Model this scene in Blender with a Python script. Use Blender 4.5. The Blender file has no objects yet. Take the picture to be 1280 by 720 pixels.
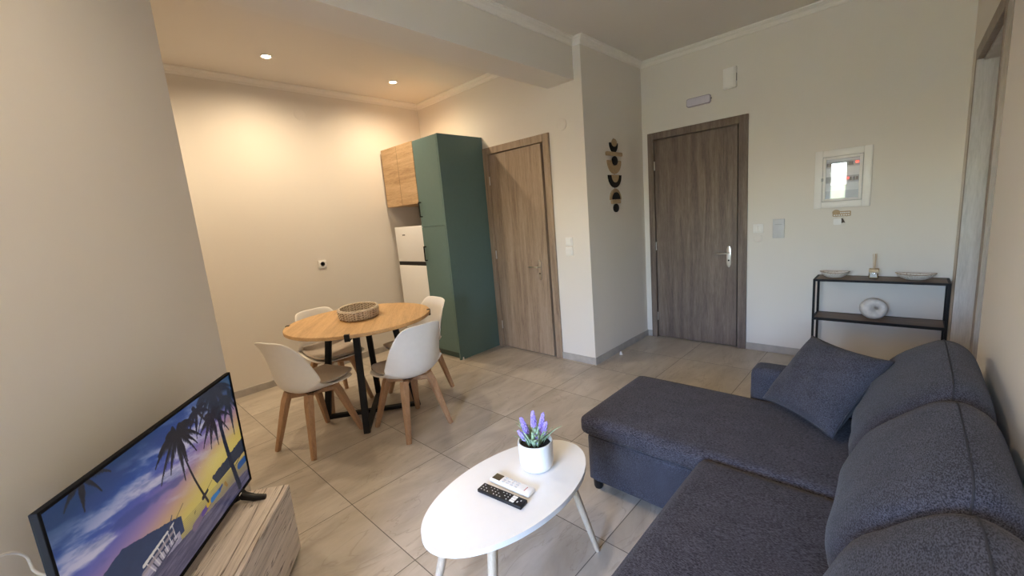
import bpy, bmesh, math, random
import numpy as np
from mathutils import Vector, Matrix, Euler
from math import pi, sin, cos, radians, atan2, sqrt

random.seed(4)
rng = np.random.default_rng(7)
SC = bpy.context.scene
COL = SC.collection

# ------------------------------------------------------------------ helpers
def NB(): return bmesh.new()

def link(name, bm, mat, parent=None, loc=None, rot=None, smooth=None):
    me = bpy.data.meshes.new(name)
    if smooth is not None:
        for f in bm.faces: f.smooth = True
    bm.normal_update()
    bm.to_mesh(me); bm.free()
    if smooth is not None and smooth < 179:
        me.set_sharp_from_angle(angle=radians(smooth))
    o = bpy.data.objects.new(name, me)
    COL.objects.link(o)
    for m in (mat if isinstance(mat, (list, tuple)) else [mat]):
        me.materials.append(m)
    if loc is not None: o.location = loc
    if rot is not None: o.rotation_euler = rot
    if parent is not None: o.parent = parent
    return o

def tag(o, label=None, cat=None, group=None, kind=None):
    if label: o['label'] = label
    if cat: o['category'] = cat
    if group: o['group'] = group
    if kind: o['kind'] = kind
    return o

def thing(name, label, cat, loc=(0, 0, 0), rotz=0.0, group=None):
    o = bpy.data.objects.new(name, None); COL.objects.link(o)
    o.empty_display_size = 0.05
    o.location = loc; o.rotation_euler = (0, 0, rotz)
    return tag(o, label, cat, group)

def struct(name, bm, mat, parent=None, smooth=None, label=None):
    o = link(name, bm, mat, parent, smooth=smooth)
    if parent is None: tag(o, label, None, None, 'structure')
    return o

def dup(root, loc, rotz, label=None, group=None):
    r = root.copy(); COL.objects.link(r); r.location = loc; r.rotation_euler = (0, 0, rotz)
    if label: r['label'] = label
    if group: r['group'] = group
    for ch in list(root.children):
        c = ch.copy(); COL.objects.link(c); c.parent = r
        for g in ch.children:
            d = g.copy(); COL.objects.link(d); d.parent = c
    return r

def add_box(bm, lo, hi, bev=0.0, seg=2, mi=0, mat4=None):
    lo = Vector(lo); hi = Vector(hi)
    tmp = bmesh.new()
    bmesh.ops.create_cube(tmp, size=1)
    for v in tmp.verts:
        v.co = Vector(((lo.x+hi.x)/2 + v.co.x*(hi.x-lo.x), (lo.y+hi.y)/2 + v.co.y*(hi.y-lo.y), (lo.z+hi.z)/2 + v.co.z*(hi.z-lo.z)))
    if bev > 0:
        bmesh.ops.bevel(tmp, geom=tmp.edges[:], offset=bev, segments=seg, profile=0.5, affect='EDGES')
    for f in tmp.faces: f.material_index = mi
    if mat4 is not None: tmp.transform(mat4)
    merge(bm, tmp)
    return bm

def merge(bm, tmp):
    me = bpy.data.meshes.new('tmp'); tmp.to_mesh(me); tmp.free()
    bm.from_mesh(me); bpy.data.meshes.remove(me)

def box(lo, hi, bev=0.0, seg=2, mat4=None):
    return add_box(NB(), lo, hi, bev, seg, 0, mat4)

def add_sweep(bm, pts, rad, n=10, cap=True, square=False, phase=0.0, mi=0):
    pts = [Vector(p) for p in pts]
    if not hasattr(rad, '__len__'): rad = [rad]*len(pts)
    rings = []
    ref = None
    for i, p in enumerate(pts):
        t = (pts[min(i+1, len(pts)-1)] - pts[max(i-1, 0)]).normalized()
        if ref is None:
            ref = Vector((0, 0, 1)) if abs(t.z) < 0.9 else Vector((1, 0, 0))
        a = (ref - t*ref.dot(t)).normalized(); b = t.cross(a); ref = a
        ring = []
        for k in range(n):
            th = 2*pi*k/n + phase
            r = rad[i]
            if square:
                c, s = cos(th), sin(th); q = (abs(c)**6+abs(s)**6)**(1/6.0); r = r/q
            ring.append(bm.verts.new(p + a*(r*cos(th)) + b*(r*sin(th))))
        rings.append(ring)
    for i in range(len(rings)-1):
        for k in range(n):
            f = bm.faces.new((rings[i][k], rings[i][(k+1) % n], rings[i+1][(k+1) % n], rings[i+1][k])); f.material_index = mi
    if cap:
        f = bm.faces.new(rings[0][::-1]); f.material_index = mi
        f = bm.faces.new(rings[-1]); f.material_index = mi
    return bm

def sweep(pts, rad, n=10, **k): return add_sweep(NB(), pts, rad, n, **k)

def add_lathe(bm, prof, n=32, c=(0, 0, 0), closed=False, sx=1.0, sy=1.0):
    rings = []
    for r, z in prof:
        rings.append([bm.verts.new((c[0]+sx*r*cos(2*pi*k/n), c[1]+sy*r*sin(2*pi*k/n), c[2]+z)) for k in range(n)])
    m = len(rings)
    for i in range(m if closed else m-1):
        a, b = rings[i], rings[(i+1) % m]
        for k in range(n):
            bm.faces.new((a[k], a[(k+1) % n], b[(k+1) % n], b[k]))
    if not closed:
        bm.faces.new(rings[0][::-1]); bm.faces.new(rings[-1])
    return bm

def lathe(prof, n=32, c=(0, 0, 0), **k): return add_lathe(NB(), prof, n, c, **k)

def add_prism(bm, outline, z0, z1, mat4=None, bev=0.0, seg=2):
    tmp = bmesh.new()
    a = [tmp.verts.new((x, y, z0)) for x, y in outline]
    b = [tmp.verts.new((x, y, z1)) for x, y in outline]
    n = len(outline)
    f0 = tmp.faces.new(a[::-1]); f1 = tmp.faces.new(b)
    for k in range(n): tmp.faces.new((a[k], a[(k+1) % n], b[(k+1) % n], b[k]))
    if bev > 0:
        es = list(f0.edges)+list(f1.edges)
        bmesh.ops.bevel(tmp, geom=es, offset=bev, segments=seg, profile=0.5, affect='EDGES')
    if mat4 is not None: tmp.transform(mat4)
    merge(bm, tmp); return bm

def prism(outline, z0, z1, **k): return add_prism(NB(), outline, z0, z1, **k)

def ring_frame(bm, x0, x1, z0, z1, w, y0, y1, bev=0.0):
    # rectangular ring in the xz plane
    add_box(bm, (x0, y0, z0), (x0+w, y1, z1), bev); add_box(bm, (x1-w, y0, z0), (x1, y1, z1), bev)
    add_box(bm, (x0+w, y0, z0), (x1-w, y1, z0+w), bev); add_box(bm, (x0+w, y0, z1-w), (x1-w, y1, z1), bev)
    return bm

def grid_bm(P):
    bm = NB(); n, m = len(P), len(P[0])
    V = [[bm.verts.new(P[i][j]) for j in range(m)] for i in range(n)]
    for i in range(n-1):
        for j in range(m-1):
            bm.faces.new((V[i][j], V[i+1][j], V[i+1][j+1], V[i][j+1]))
    return bm

def puff(size, r=0.04, bulge=(0, 0, 0), n=14, wob=0.0, seed=0, bottom_flat=True):
    """soft upholstered block: rounded box whose faces swell"""
    bm = NB(); bmesh.ops.create_cube(bm, size=2)
    bmesh.ops.subdivide_edges(bm, edges=bm.edges[:], cuts=n, use_grid_fill=True)
    h = [s/2 for s in size]
    rs = np.random.default_rng(seed); ph = rs.uniform(0, 6.28, (4, 3)); fr = rs.uniform(4, 14, (4, 3))
    for v in bm.verts:
        u = [max(-1, min(1, c)) for c in v.co]
        # concentrate samples near edges
        u = [math.copysign(1-(1-abs(c))**1.6, c) for c in u]
        p = [u[i]*h[i] for i in range(3)]
        q = [max(-(h[i]-r), min(h[i]-r, p[i])) for i in range(3)]
        d = Vector((p[0]-q[0], p[1]-q[1], p[2]-q[2]))
        if d.length > 1e-9: d = d.normalized()*min(r, d.length if d.length < r else r)
        c = Vector(q)+d
        fx, fy, fz = [max(0, 1-u[i]**2) for i in range(3)]
        if abs(u[2]) > 0.999 and (u[2] > 0 or not bottom_flat): c.z += math.copysign(bulge[2]*(fx*fy)**.6, u[2])
        if abs(u[0]) > 0.999: c.x += math.copysign(bulge[0]*(fy*fz)**.6, u[0])
        if abs(u[1]) > 0.999: c.y += math.copysign(bulge[1]*(fx*fz)**.6, u[1])
        if wob:
            w = sum(sin(fr[k][0]*c.x+fr[k][1]*c.y+fr[k][2]*c.z+ph[k][0]) for k in range(4))/4
            c += c.normalized()*w*wob
        v.co = c
    return bm

def transform(bm, M): bm.transform(M); return bm
def subsurf(o, lv=2):
    m = o.modifiers.new('smooth', 'SUBSURF'); m.levels = lv; m.render_levels = lv; return o

# ------------------------------------------------------------------ materials
def newmat(name):
    m = bpy.data.materials.new(name); m.use_nodes = True
    nt = m.node_tree; b = nt.nodes['Principled BSDF']
    return m, nt, b
def nd(nt, typ, **kw):
    n = nt.nodes.new(typ)
    for k, v in kw.items():
        if k in n.inputs.keys(): n.inputs[k].default_value = v
        else: setattr(n, k, v)
    return n
def ramp(nt, fac, stops):
    r = nt.nodes.new('ShaderNodeValToRGB')
    el = r.color_ramp.elements
    while len(el) < len(stops): el.new(0.5)
    for e, (p, c) in zip(el, stops): e.position = p; e.color = (*c, 1)
    nt.links.new(fac, r.inputs['Fac']); return r.outputs['Color']
def bump(nt, b, height, strength=0.2, dist=0.005):
    bp = nd(nt, 'ShaderNodeBump', Strength=strength, Distance=dist)
    nt.links.new(height, bp.inputs['Height']); nt.links.new(bp.outputs['Normal'], b.inputs['Normal'])

def M_plain(name, col, rough=0.5, metal=0.0, spec=0.5, var=0.03, scale=30, coat=0.0):
    m, nt, b = newmat(name)
    tc = nd(nt, 'ShaderNodeTexCoord'); ns = nd(nt, 'ShaderNodeTexNoise', Scale=scale, Detail=4.0)
    nt.links.new(tc.outputs['Object'], ns.inputs['Vector'])
    c0 = tuple(max(0, c*(1-var)) for c in col); c1 = tuple(min(1, c*(1+var)) for c in col)
    nt.links.new(ramp(nt, ns.outputs['Fac'], [(0.3, c0), (0.7, c1)]), b.inputs['Base Color'])
    b.inputs['Roughness'].default_value = rough; b.inputs['Metallic'].default_value = metal
    b.inputs['Specular IOR Level'].default_value = spec; b.inputs['Coat Weight'].default_value = coat
    return m

def M_wall(name, col):
    m, nt, b = newmat(name)
    g = nd(nt, 'ShaderNodeNewGeometry')
    n1 = nd(nt, 'ShaderNodeTexNoise', Scale=1.3, Detail=3.0); n2 = nd(nt, 'ShaderNodeTexNoise', Scale=160.0, Detail=3.0)
    nt.links.new(g.outputs['Position'], n1.inputs['Vector']); nt.links.new(g.outputs['Position'], n2.inputs['Vector'])
    nt.links.new(ramp(nt, n1.outputs['Fac'], [(0.3, tuple(c*.97 for c in col)), (0.7, col)]), b.inputs['Base Color'])
    b.inputs['Roughness'].default_value = 0.7; b.inputs['Specular IOR Level'].default_value = 0.25
    bump(nt, b, n2.outputs['Fac'], 0.12, 0.002)
    return m

def M_wood(name, dark, mid, light, scale=(1, 1, 1), rough=0.5, rings=3.0, fine=40.0, crack=0.0, crackcol=None):
    """grain runs along the axis whose scale is small"""
    m, nt, b = newmat(name)
    tc = nd(nt, 'ShaderNodeTexCoord'); mp = nd(nt, 'ShaderNodeMapping'); mp.inputs['Scale'].default_value = scale
    oi = nd(nt, 'ShaderNodeObjectInfo')
    nt.links.new(tc.outputs['Object'], mp.inputs['Vector'])
    n1 = nd(nt, 'ShaderNodeTexNoise', Scale=rings, Detail=6.0, Roughness=.6, Distortion=.8)
    n2 = nd(nt, 'ShaderNodeTexNoise', Scale=fine, Detail=4.0, Roughness=.7)
    for n in (n1, n2): nt.links.new(mp.outputs['Vector'], n.inputs['Vector'])
    mx = nd(nt, 'ShaderNodeMath', operation='MULTIPLY_ADD'); mx.inputs[1].default_value = .45
    s = nd(nt, 'ShaderNodeMath', operation='MULTIPLY'); s.inputs[1].default_value = .58
    nt.links.new(n1.outputs['Fac'], s.inputs[0]); nt.links.new(n2.outputs['Fac'], mx.inputs[0]); nt.links.new(s.outputs[0], mx.inputs[2])
    col = ramp(nt, mx.outputs[0], [(0.36, dark), (0.52, mid), (0.68, light)])
    if crack > 0:
        mp2 = nd(nt, 'ShaderNodeMapping'); mp2.inputs['Scale'].default_value = tuple(c*.7 for c in scale); nt.links.new(tc.outputs['Object'], mp2.inputs['Vector'])
        n3 = nd(nt, 'ShaderNodeTexNoise', Scale=1.6, Detail=5.0, Roughness=.55, Distortion=1.0); nt.links.new(mp2.outputs['Vector'], n3.inputs['Vector'])
        d = nd(nt, 'ShaderNodeMath', operation='SUBTRACT'); d.inputs[1].default_value = .5; nt.links.new(n3.outputs['Fac'], d.inputs[0])
        a = nd(nt, 'ShaderNodeMath', operation='ABSOLUTE'); nt.links.new(d.outputs[0], a.inputs[0])
        fr = ramp(nt, a.outputs[0], [(0.0, (1, 1, 1)), (crack, (0, 0, 0))])
        mix = nd(nt, 'ShaderNodeMix', data_type='RGBA'); nt.links.new(fr, mix.inputs[0]); nt.links.new(col, mix.inputs[6]); mix.inputs[7].default_value = (*(crackcol or dark), 1)
        col = mix.outputs[2]
    nt.links.new(col, b.inputs['Base Color'])
    b.inputs['Roughness'].default_value = rough
    bump(nt, b, mx.outputs[0], 0.15, 0.002)
    return m

def M_fabric(name, c0, c1, scale=(1, 1, 1), dens=260.0):
    m, nt, b = newmat(name)
    tc = nd(nt, 'ShaderNodeTexCoord'); mp = nd(nt, 'ShaderNodeMapping'); mp.inputs['Scale'].default_value = scale
    nt.links.new(tc.outputs['Object'], mp.inputs['Vector'])
    n1 = nd(nt, 'ShaderNodeTexNoise', Scale=dens, Detail=3.0, Roughness=.7); nt.links.new(mp.outputs['Vector'], n1.inputs['Vector'])
    n2 = nd(nt, 'ShaderNodeTexNoise', Scale=9.0, Detail=3.0); nt.links.new(tc.outputs['Object'], n2.inputs['Vector'])
    a = nd(nt, 'ShaderNodeMath', operation='MULTIPLY_ADD'); a.inputs[1].default_value = .10
    nt.links.new(n2.outputs['Fac'], a.inputs[0]); nt.links.new(n1.outputs['Fac'], a.inputs[2])
    nt.links.new(ramp(nt, a.outputs[0], [(0.47, c0), (0.55, tuple((p+q)/2 for p, q in zip(c0, c1))), (0.68, c1)]), b.inputs['Base Color'])
    b.inputs['Roughness'].default_value = .9; b.inputs['Specular IOR Level'].default_value = .15
    b.inputs['Sheen Weight'].default_value = .08; b.inputs['Sheen Roughness'].default_value = .5
    bump(nt, b, n1.outputs['Fac'], 0.35, 0.002)
    return m

def M_emit(name, col, strength):
    m, nt, b = newmat(name)
    b.inputs['Base Color'].default_value = (*col, 1)
    b.inputs['Emission Color'].default_value = (*col, 1); b.inputs['Emission Strength'].default_value = strength
    return m

def M_glass(name, tint=(1, 1, 1), refl=0.0, ior=1.45):
    m = bpy.data.materials.new(name); m.use_nodes = True; nt = m.node_tree; nt.nodes.clear()
    out = nd(nt, 'ShaderNodeOutputMaterial'); tr = nd(nt, 'ShaderNodeBsdfTransparent'); gl = nd(nt, 'ShaderNodeBsdfGlossy')
    tr.inputs['Color'].default_value = (*tint, 1); gl.inputs['Roughness'].default_value = 0.02
    fr = nd(nt, 'ShaderNodeFresnel', IOR=ior); mx = nd(nt, 'ShaderNodeMixShader')
    ad = nd(nt, 'ShaderNodeMath', operation='ADD'); ad.inputs[1].default_value = refl; ad.use_clamp = True
    nt.links.new(fr.outputs[0], ad.inputs[0]); nt.links.new(ad.outputs[0], mx.inputs[0])
    nt.links.new(tr.outputs[0], mx.inputs[1]); nt.links.new(gl.outputs[0], mx.inputs[2]); nt.links.new(mx.outputs[0], out.inputs[0])
    return m

TILE = 0.6; GX, GY = -2.7075, 0.8045
def M_tiles():
    m, nt, b = newmat('floor_tiles')
    g = nd(nt, 'ShaderNodeNewGeometry'); mp = nd(nt, 'ShaderNodeMapping')
    mp.inputs['Location'].default_value = (-GX/TILE, -GY/TILE, 0); mp.inputs['Scale'].default_value = (1/TILE, 1/TILE, 1)
    nt.links.new(g.outputs['Position'], mp.inputs['Vector'])
    sp = nd(nt, 'ShaderNodeSeparateXYZ'); nt.links.new(mp.outputs['Vector'], sp.inputs[0])
    gr = []
    for ax in ('X', 'Y'):
        f = nd(nt, 'ShaderNodeMath', operation='FRACT'); nt.links.new(sp.outputs[ax], f.inputs[0])
        s = nd(nt, 'ShaderNodeMath', operation='SUBTRACT'); s.inputs[1].default_value = .5; nt.links.new(f.outputs[0], s.inputs[0])
        a = nd(nt, 'ShaderNodeMath', operation='ABSOLUTE'); nt.links.new(s.outputs[0], a.inputs[0]); gr.append(a)
    mxm = nd(nt, 'ShaderNodeMath', operation='MAXIMUM'); nt.links.new(gr[0].outputs[0], mxm.inputs[0]); nt.links.new(gr[1].outputs[0], mxm.inputs[1])
    gt = nd(nt, 'ShaderNodeMath', operation='GREATER_THAN'); gt.inputs[1].default_value = .5-.0035; nt.links.new(mxm.outputs[0], gt.inputs[0])
    fl = nd(nt, 'ShaderNodeVectorMath', operation='FLOOR'); nt.links.new(mp.outputs['Vector'], fl.inputs[0])
    fl2 = nd(nt, 'ShaderNodeVectorMath', operation='MULTIPLY'); fl2.inputs[1].default_value = (1, 1, 0); nt.links.new(fl.outputs[0], fl2.inputs[0])
    wn = nd(nt, 'ShaderNodeTexWhiteNoise'); nt.links.new(fl2.outputs[0], wn.inputs['Vector'])
    # veins run diagonally along the tile, shifted per tile
    off = nd(nt, 'ShaderNodeVectorMath', operation='MULTIPLY'); off.inputs[1].default_value = (7, 7, 7); nt.links.new(wn.outputs['Color'], off.inputs[0])
    ad = nd(nt, 'ShaderNodeVectorMath', operation='ADD'); nt.links.new(g.outputs['Position'], ad.inputs[0]); nt.links.new(off.outputs[0], ad.inputs[1])
    mp2 = nd(nt, 'ShaderNodeMapping'); mp2.inputs['Rotation'].default_value = (0, 0, radians(12)); mp2.inputs['Scale'].default_value = (5.0, 1.5, 1); nt.links.new(ad.outputs[0], mp2.inputs['Vector'])
    n1 = nd(nt, 'ShaderNodeTexNoise', Scale=1.3, Detail=9.0, Roughness=.62, Distortion=.7); nt.links.new(mp2.outputs['Vector'], n1.inputs['Vector'])
    n2 = nd(nt, 'ShaderNodeTexNoise', Scale=1.1, Detail=5.0, Roughness=.5, Distortion=1.4); nt.links.new(mp2.outputs['Vector'], n2.inputs['Vector'])
    base = ramp(nt, n1.outputs['Fac'], [(0.30, (.36, .315, .26)), (0.5, (.45, .40, .34)), (0.7, (.54, .49, .425))])
    d = nd(nt, 'ShaderNodeMath', operation='SUBTRACT'); d.inputs[1].default_value = .52; nt.links.new(n2.outputs['Fac'], d.inputs[0])
    av = nd(nt, 'ShaderNodeMath', operation='ABSOLUTE'); nt.links.new(d.outputs[0], av.inputs[0])
    ve = ramp(nt, av.outputs[0], [(0.0, (.32, .32, .32)), (0.012, (0, 0, 0))])
    mv = nd(nt, 'ShaderNodeMix', data_type='RGBA'); nt.links.new(ve, mv.inputs[0]); nt.links.new(base, mv.inputs[6]); mv.inputs[7].default_value = (.20, .16, .125, 1)
    br = nd(nt, 'ShaderNodeMath', operation='MULTIPLY_ADD'); br.inputs[1].default_value = .10; br.inputs[2].default_value = .95; nt.links.new(wn.outputs['Value'], br.inputs[0])
    sc = nd(nt, 'ShaderNodeVectorMath', operation='SCALE'); nt.links.new(mv.outputs[2], sc.inputs[0]); nt.links.new(br.outputs[0], sc.inputs['Scale'])
    mg = nd(nt, 'ShaderNodeMix', data_type='RGBA'); nt.links.new(gt.outputs[0], mg.inputs[0]); nt.links.new(sc.outputs[0], mg.inputs[6]); mg.inputs[7].default_value = (.11, .095, .08, 1)
    nt.links.new(mg.outputs[2], b.inputs['Base Color'])
    rr = nd(nt, 'ShaderNodeMath', operation='MULTIPLY_ADD'); rr.inputs[1].default_value = .18; rr.inputs[2].default_value = .27; nt.links.new(n1.outputs['Fac'], rr.inputs[0])
    nt.links.new(rr.outputs[0], b.inputs['Roughness']); b.inputs['Specular IOR Level'].default_value = .42
    iv = nd(nt, 'ShaderNodeMath', operation='MULTIPLY_ADD'); iv.inputs[1].default_value = -1.0; nt.links.new(gt.outputs[0], iv.inputs[0])
    h = nd(nt, 'ShaderNodeMath', operation='MULTIPLY'); h.inputs[1].default_value = .3; nt.links.new(n1.outputs['Fac'], h.inputs[0]); nt.links.new(h.outputs[0], iv.inputs[2])
    bump(nt, b, iv.outputs[0], .25, .002)
    return m

MT = {}
MT['wall'] = M_wall('wall_paint', (.74, .70, .645))
MT['ceil'] = M_wall('ceiling_paint', (.72, .68, .63))
MT['cornice'] = M_plain('cornice_paint', (.80, .77, .72), .6, var=.01)
MT['tiles'] = M_tiles()
MT['skirt'] = M_plain('skirting_tile', (.40, .375, .35), .4, var=.12, scale=14)
MT['doorwood'] = M_wood('grey_oak_door', (.085, .060, .047), (.165, .122, .096), (.25, .195, .155), (9, 9, .55), .5, 2.2, 26)
MT['doorwood_in'] = M_wood('pale_oak_door', (.20, .14, .097), (.325, .24, .17), (.43, .335, .25), (9, 9, .55), .5, 2.2, 26)
MT['jambwood'] = M_wood('pale_jamb_wood', (.40, .375, .35), (.54, .51, .48), (.64, .61, .58), (6, 6, .6), .45, 2.0, 22)
MT['casing'] = M_wood('grey_brown_casing', (.15, .115, .088), (.235, .188, .15), (.31, .255, .21), (9, 9, .55), .5, 2.2, 26)
MT['bezel'] = M_plain('matt_black_bezel', (.009, .009, .010), .7, spec=.08, var=.1)
MT['green'] = M_plain('sage_green_laminate', (.105, .185, .183), .42, var=.02)
MT['greendark'] = M_plain('sage_green_plinth', (.06, .105, .10), .5, var=.02)
MT['oak'] = M_wood('golden_oak', (.40, .235, .10), (.56, .345, .155), (.66, .43, .21), (.6, 7, 7), .45, 2.4, 24)
MT['oakH'] = M_wood('cabinet_oak', (.33, .20, .10), (.54, .365, .20), (.68, .49, .30), (.7, 9, 9), .5, 2.0, 22)
MT['leg'] = M_wood('beech_leg', (.30, .165, .085), (.42, .25, .14), (.50, .31, .18), (9, 9, 1), .5, 2.0, 25)
MT['leglight'] = M_wood('pale_pine_leg', (.36, .28, .20), (.47, .38, .285), (.55, .46, .36), (9, 9, .8), .5, 2.0, 25)
MT['console'] = M_wood('weathered_oak', (.46, .38, .32), (.66, .57, .49), (.78, .69, .61), (.45, 8, 8), .55, 2.4, 26, crack=.006, crackcol=(.10, .07, .055))
MT['walnut'] = M_wood('walnut_shelf', (.10, .065, .045), (.17, .115, .08), (.24, .165, .12), (1, 9, 9), .5, 2.4, 26)
MT['black'] = M_plain('black_metal', (.010, .010, .011), .55, spec=.25, var=.1)
MT['blackplastic'] = M_plain('black_plastic', (.010, .010, .011), .42, spec=.3, var=.1)
MT['chrome'] = M_plain('satin_nickel', (.62, .60, .57), .28, metal=1.0)
MT['white'] = M_plain('white_plastic', (.80, .79, .77), .35, var=.01)
MT['whitegloss'] = M_plain('white_appliance', (.80, .81, .82), .25, var=.01)
MT['chairwhite'] = M_plain('chair_shell_white', (.80, .78, .75), .38, var=.015)
MT['pad'] = M_plain('taupe_seat_pad', (.42, .365, .315), .6, var=.06, scale=60)
MT['tablewhite'] = M_plain('white_lacquer', (.80, .80, .80), .32, var=.01)
MT['ceramic'] = M_plain('white_ceramic', (.80, .80, .79), .3, var=.02)
MT['sofa'] = M_fabric('slate_heather_fabric', (.0125, .0118, .0160), (.092, .086, .106), (.26, 1, 1), 480)
MT['sofab'] = M_fabric('slate_heather_fabric_upright', (.0140, .0148, .0210), (.080, .080, .106), (.7, .30, 1), 520)
MT['seam'] = M_plain('dark_piping', (.024, .025, .033), .9)
MT['lilac'] = M_plain('lilac_diffuser', (.62, .58, .66), .35, var=.02)
MT['lilacrim'] = M_plain('grey_lilac_rim', (.33, .29, .35), .5)
MT['wicker'] = M_plain('washed_wicker', (.60, .52, .42), .8, var=.25, scale=120)
MT['wickerdark'] = M_plain('wicker_gaps', (.13, .085, .055), .9, var=.3, scale=90)
MT['glass'] = M_glass('window_glass')
MT['panelglass'] = M_glass('panel_glass', (.93, .95, .97), .06)
MT['bottle'] = M_glass('bottle_glass', (.93, .92, .88), .08)
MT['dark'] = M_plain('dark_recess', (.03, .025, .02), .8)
MT['gold'] = M_plain('plywood_tan', (.42, .30, .17), .6, var=.12, scale=60)
MT['soil'] = M_plain('black_soil', (.015, .012, .010), .95, var=.5, scale=200)
MT['leaf'] = M_plain('lavender_leaf', (.33, .45, .30), .6, var=.3, scale=80)
MT['bloom'] = M_plain('lavender_bloom', (.40, .31, .74), .7, var=.25, scale=150)
MT['red'] = M_emit('red_pilot_light', (1.0, .10, .07), 1.6)
MT['grey'] = M_plain('grey_plastic', (.33, .34, .35), .45)
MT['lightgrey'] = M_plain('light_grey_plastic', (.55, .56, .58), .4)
MT['lcd'] = M_plain('lcd_display', (.085, .065, .04), .2)
MT['key'] = M_plain('dark_leather_fob', (.06, .035, .02), .6)
MT['ledwarm'] = M_emit('warm_lamp', (1.0, .80, .52), 30.0)

# ------------------------------------------------------------------ room constants
XL, YI, XP, YF, XR = -4.492, 3.255, -2.105, 4.366, 0.255
PC0, PC1 = (-2.4675, .4396), (-1.254, -.442)     # the partition stands at an angle behind the television
BX0, BX1, BZ = -2.4675, -2.182, 2.583
SY = 0.24; YB = -2.0; YA = -0.65; ZC = 2.905

# ------------------------------------------------------------------ shell
struct('floor', box((-4.7, -3.2, -.1), (1.0, 4.6, 0)), MT['tiles'])
struct('ceiling', box((-4.7, -3.2, ZC), (1.0, 4.6, ZC+.1)), MT['ceil'])
struct('wall_left', box((-4.7, YA-.1, 0), (XL, 4.6, ZC)), MT['wall'])
bm = NB()   # wall with the inner door
IX0, IX1, IZ = -3.335, -2.545, 2.14
add_box(bm, (XL, YI, 0), (IX0, YI+.14, ZC)); add_box(bm, (IX1, YI, 0), (XP, YI+.14, ZC)); add_box(bm, (IX0, YI, IZ), (IX1, YI+.14, ZC))
struct('wall_kitchen', bm, MT['wall'])
struct('wall_projecting', box((XP-.10, YI+.14, 0), (XP, YF, ZC)), MT['wall'])
bm = NB()
EX0, EX1, EZ = -1.99, -1.155, 2.13
add_box(bm, (-4.7, YF, 0), (EX0, YF+.07, ZC)); add_box(bm, (EX1, YF, 0), (1.0, YF+.07, ZC)); add_box(bm, (EX0, YF, EZ), (EX1, YF+.07, ZC))
add_box(bm, (-4.7, YF+.07, 0), (1.0, YF+.2, ZC))
struct('wall_far', bm, MT['wall'])
RY0, RY1, RZ = 2.765, 3.80, 2.135
bm = NB()
add_box(bm, (XR, YB-.15, 0), (XR+.14, RY0, ZC)); add_box(bm, (XR, RY1, 0), (XR+.14, YF, ZC)); add_box(bm, (XR, RY0, RZ), (XR+.14, RY1, ZC))
struct('wall_right', bm, MT['wall'])
struct('wall_hall', box((.92, YB-.15, 0), (1.0, YF, ZC)), MT['wall'])
WINS = [(-1.235, -.90), (-.70, .22)]; WZ0, WZ1 = .04, 2.02
bm = NB()
add_box(bm, (PC1[0], YB-.15, 0), (WINS[0][0], YB, ZC)); add_box(bm, (WINS[0][1], YB-.15, 0), (WINS[1][0], YB, ZC)); add_box(bm, (WINS[1][1], YB-.15, 0), (.92, YB, ZC))
for a_, b_ in WINS:
    add_box(bm, (a_, YB-.15, WZ1), (b_, YB, ZC)); add_box(bm, (a_, YB-.15, 0), (b_, YB, WZ0))
struct('wall_back', bm, MT['wall'])
struct('wall_partition', prism([PC0, (-2.538, .343), (-1.40, -.49), (-1.40, YB-.15), (PC1[0], YB-.15), PC1], 0, ZC), MT['wall'])
struct('wall_alcove', box((XL, YA-.1, 0), (-1.40, YA, ZC)), MT['wall'])
struct('ceiling_beam', box((BX0, SY, BZ), (BX1, YI, ZC)), MT['wall'])

# balcony window behind the camera (the daylight in the room)
for i_, (a_, b_) in enumerate(WINS):
    w1 = thing('window_%d' % (i_+1), None, None); w1['kind'] = 'structure'
    bm = NB(); ring_frame(bm, a_, b_, WZ0, WZ1, .05, YB-.11, YB-.04, .004)
    link('window_frame', bm, MT['white'], w1)
    link('pane', box((a_+.05, YB-.078, WZ0+.05), (b_-.05, YB-.072, WZ1-.05)), MT['glass'], w1)
    pl = bpy.data.lights.new('window_portal', 'AREA'); pl.shape = 'RECTANGLE'; pl.size = b_-a_; pl.size_y = WZ1-WZ0; pl.cycles.is_portal = True
    po_ = bpy.data.objects.new('window_portal', pl); COL.objects.link(po_); po_.location = ((a_+b_)/2, YB-.13, (WZ0+WZ1)/2); po_.rotation_euler = (radians(90), 0, 0)
ow = struct('exterior_wall', box((-9, -8.3, -3.2), (5, -8.0, 1.62)), M_plain('ochre_render', (.70, .55, .24), .8))
struct('exterior_ground', box((-14, -14, -3.4), (9, -3.4, -3.2)), M_plain('pale_paving', (.55, .52, .48), .8))

# skirting tiles
def skirt(name, p0, p1, nrm, h=.068, t=.011):
    p0 = Vector((*p0, 0)); p1 = Vector((*p1, 0)); n = Vector((*nrm, 0))
    q = [p0, p1, p1+n*t, p0+n*t]
    lo = (min(a.x for a in q), min(a.y for a in q), 0); hi = (max(a.x for a in q), max(a.y for a in q), h)
    struct(name, box(lo, hi, .0015, 1), MT['skirt'])
skirt('baseboard_left', (XL, YA), (XL, 2.68), (1, 0))
skirt('baseboard_kitchen', (-2.487, YI), (XP+.011, YI), (0, -1))
skirt('baseboard_projecting', (XP, YI), (XP, YF), (1, 0))
skirt('baseboard_far', (-1.093, YF), (XR, YF), (0, -1))
skirt('baseboard_entry', (XP+.011, YF), (-2.043, YF), (0, -1))
skirt('baseboard_right', (XR, YB), (XR, 2.688), (-1, 0))
skirt('baseboard_corner', (XR, 3.873), (XR, YF-.011), (-1, 0))
bm = NB(); _L = sqrt((PC1[0]-PC0[0])**2+(PC1[1]-PC0[1])**2)
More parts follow.
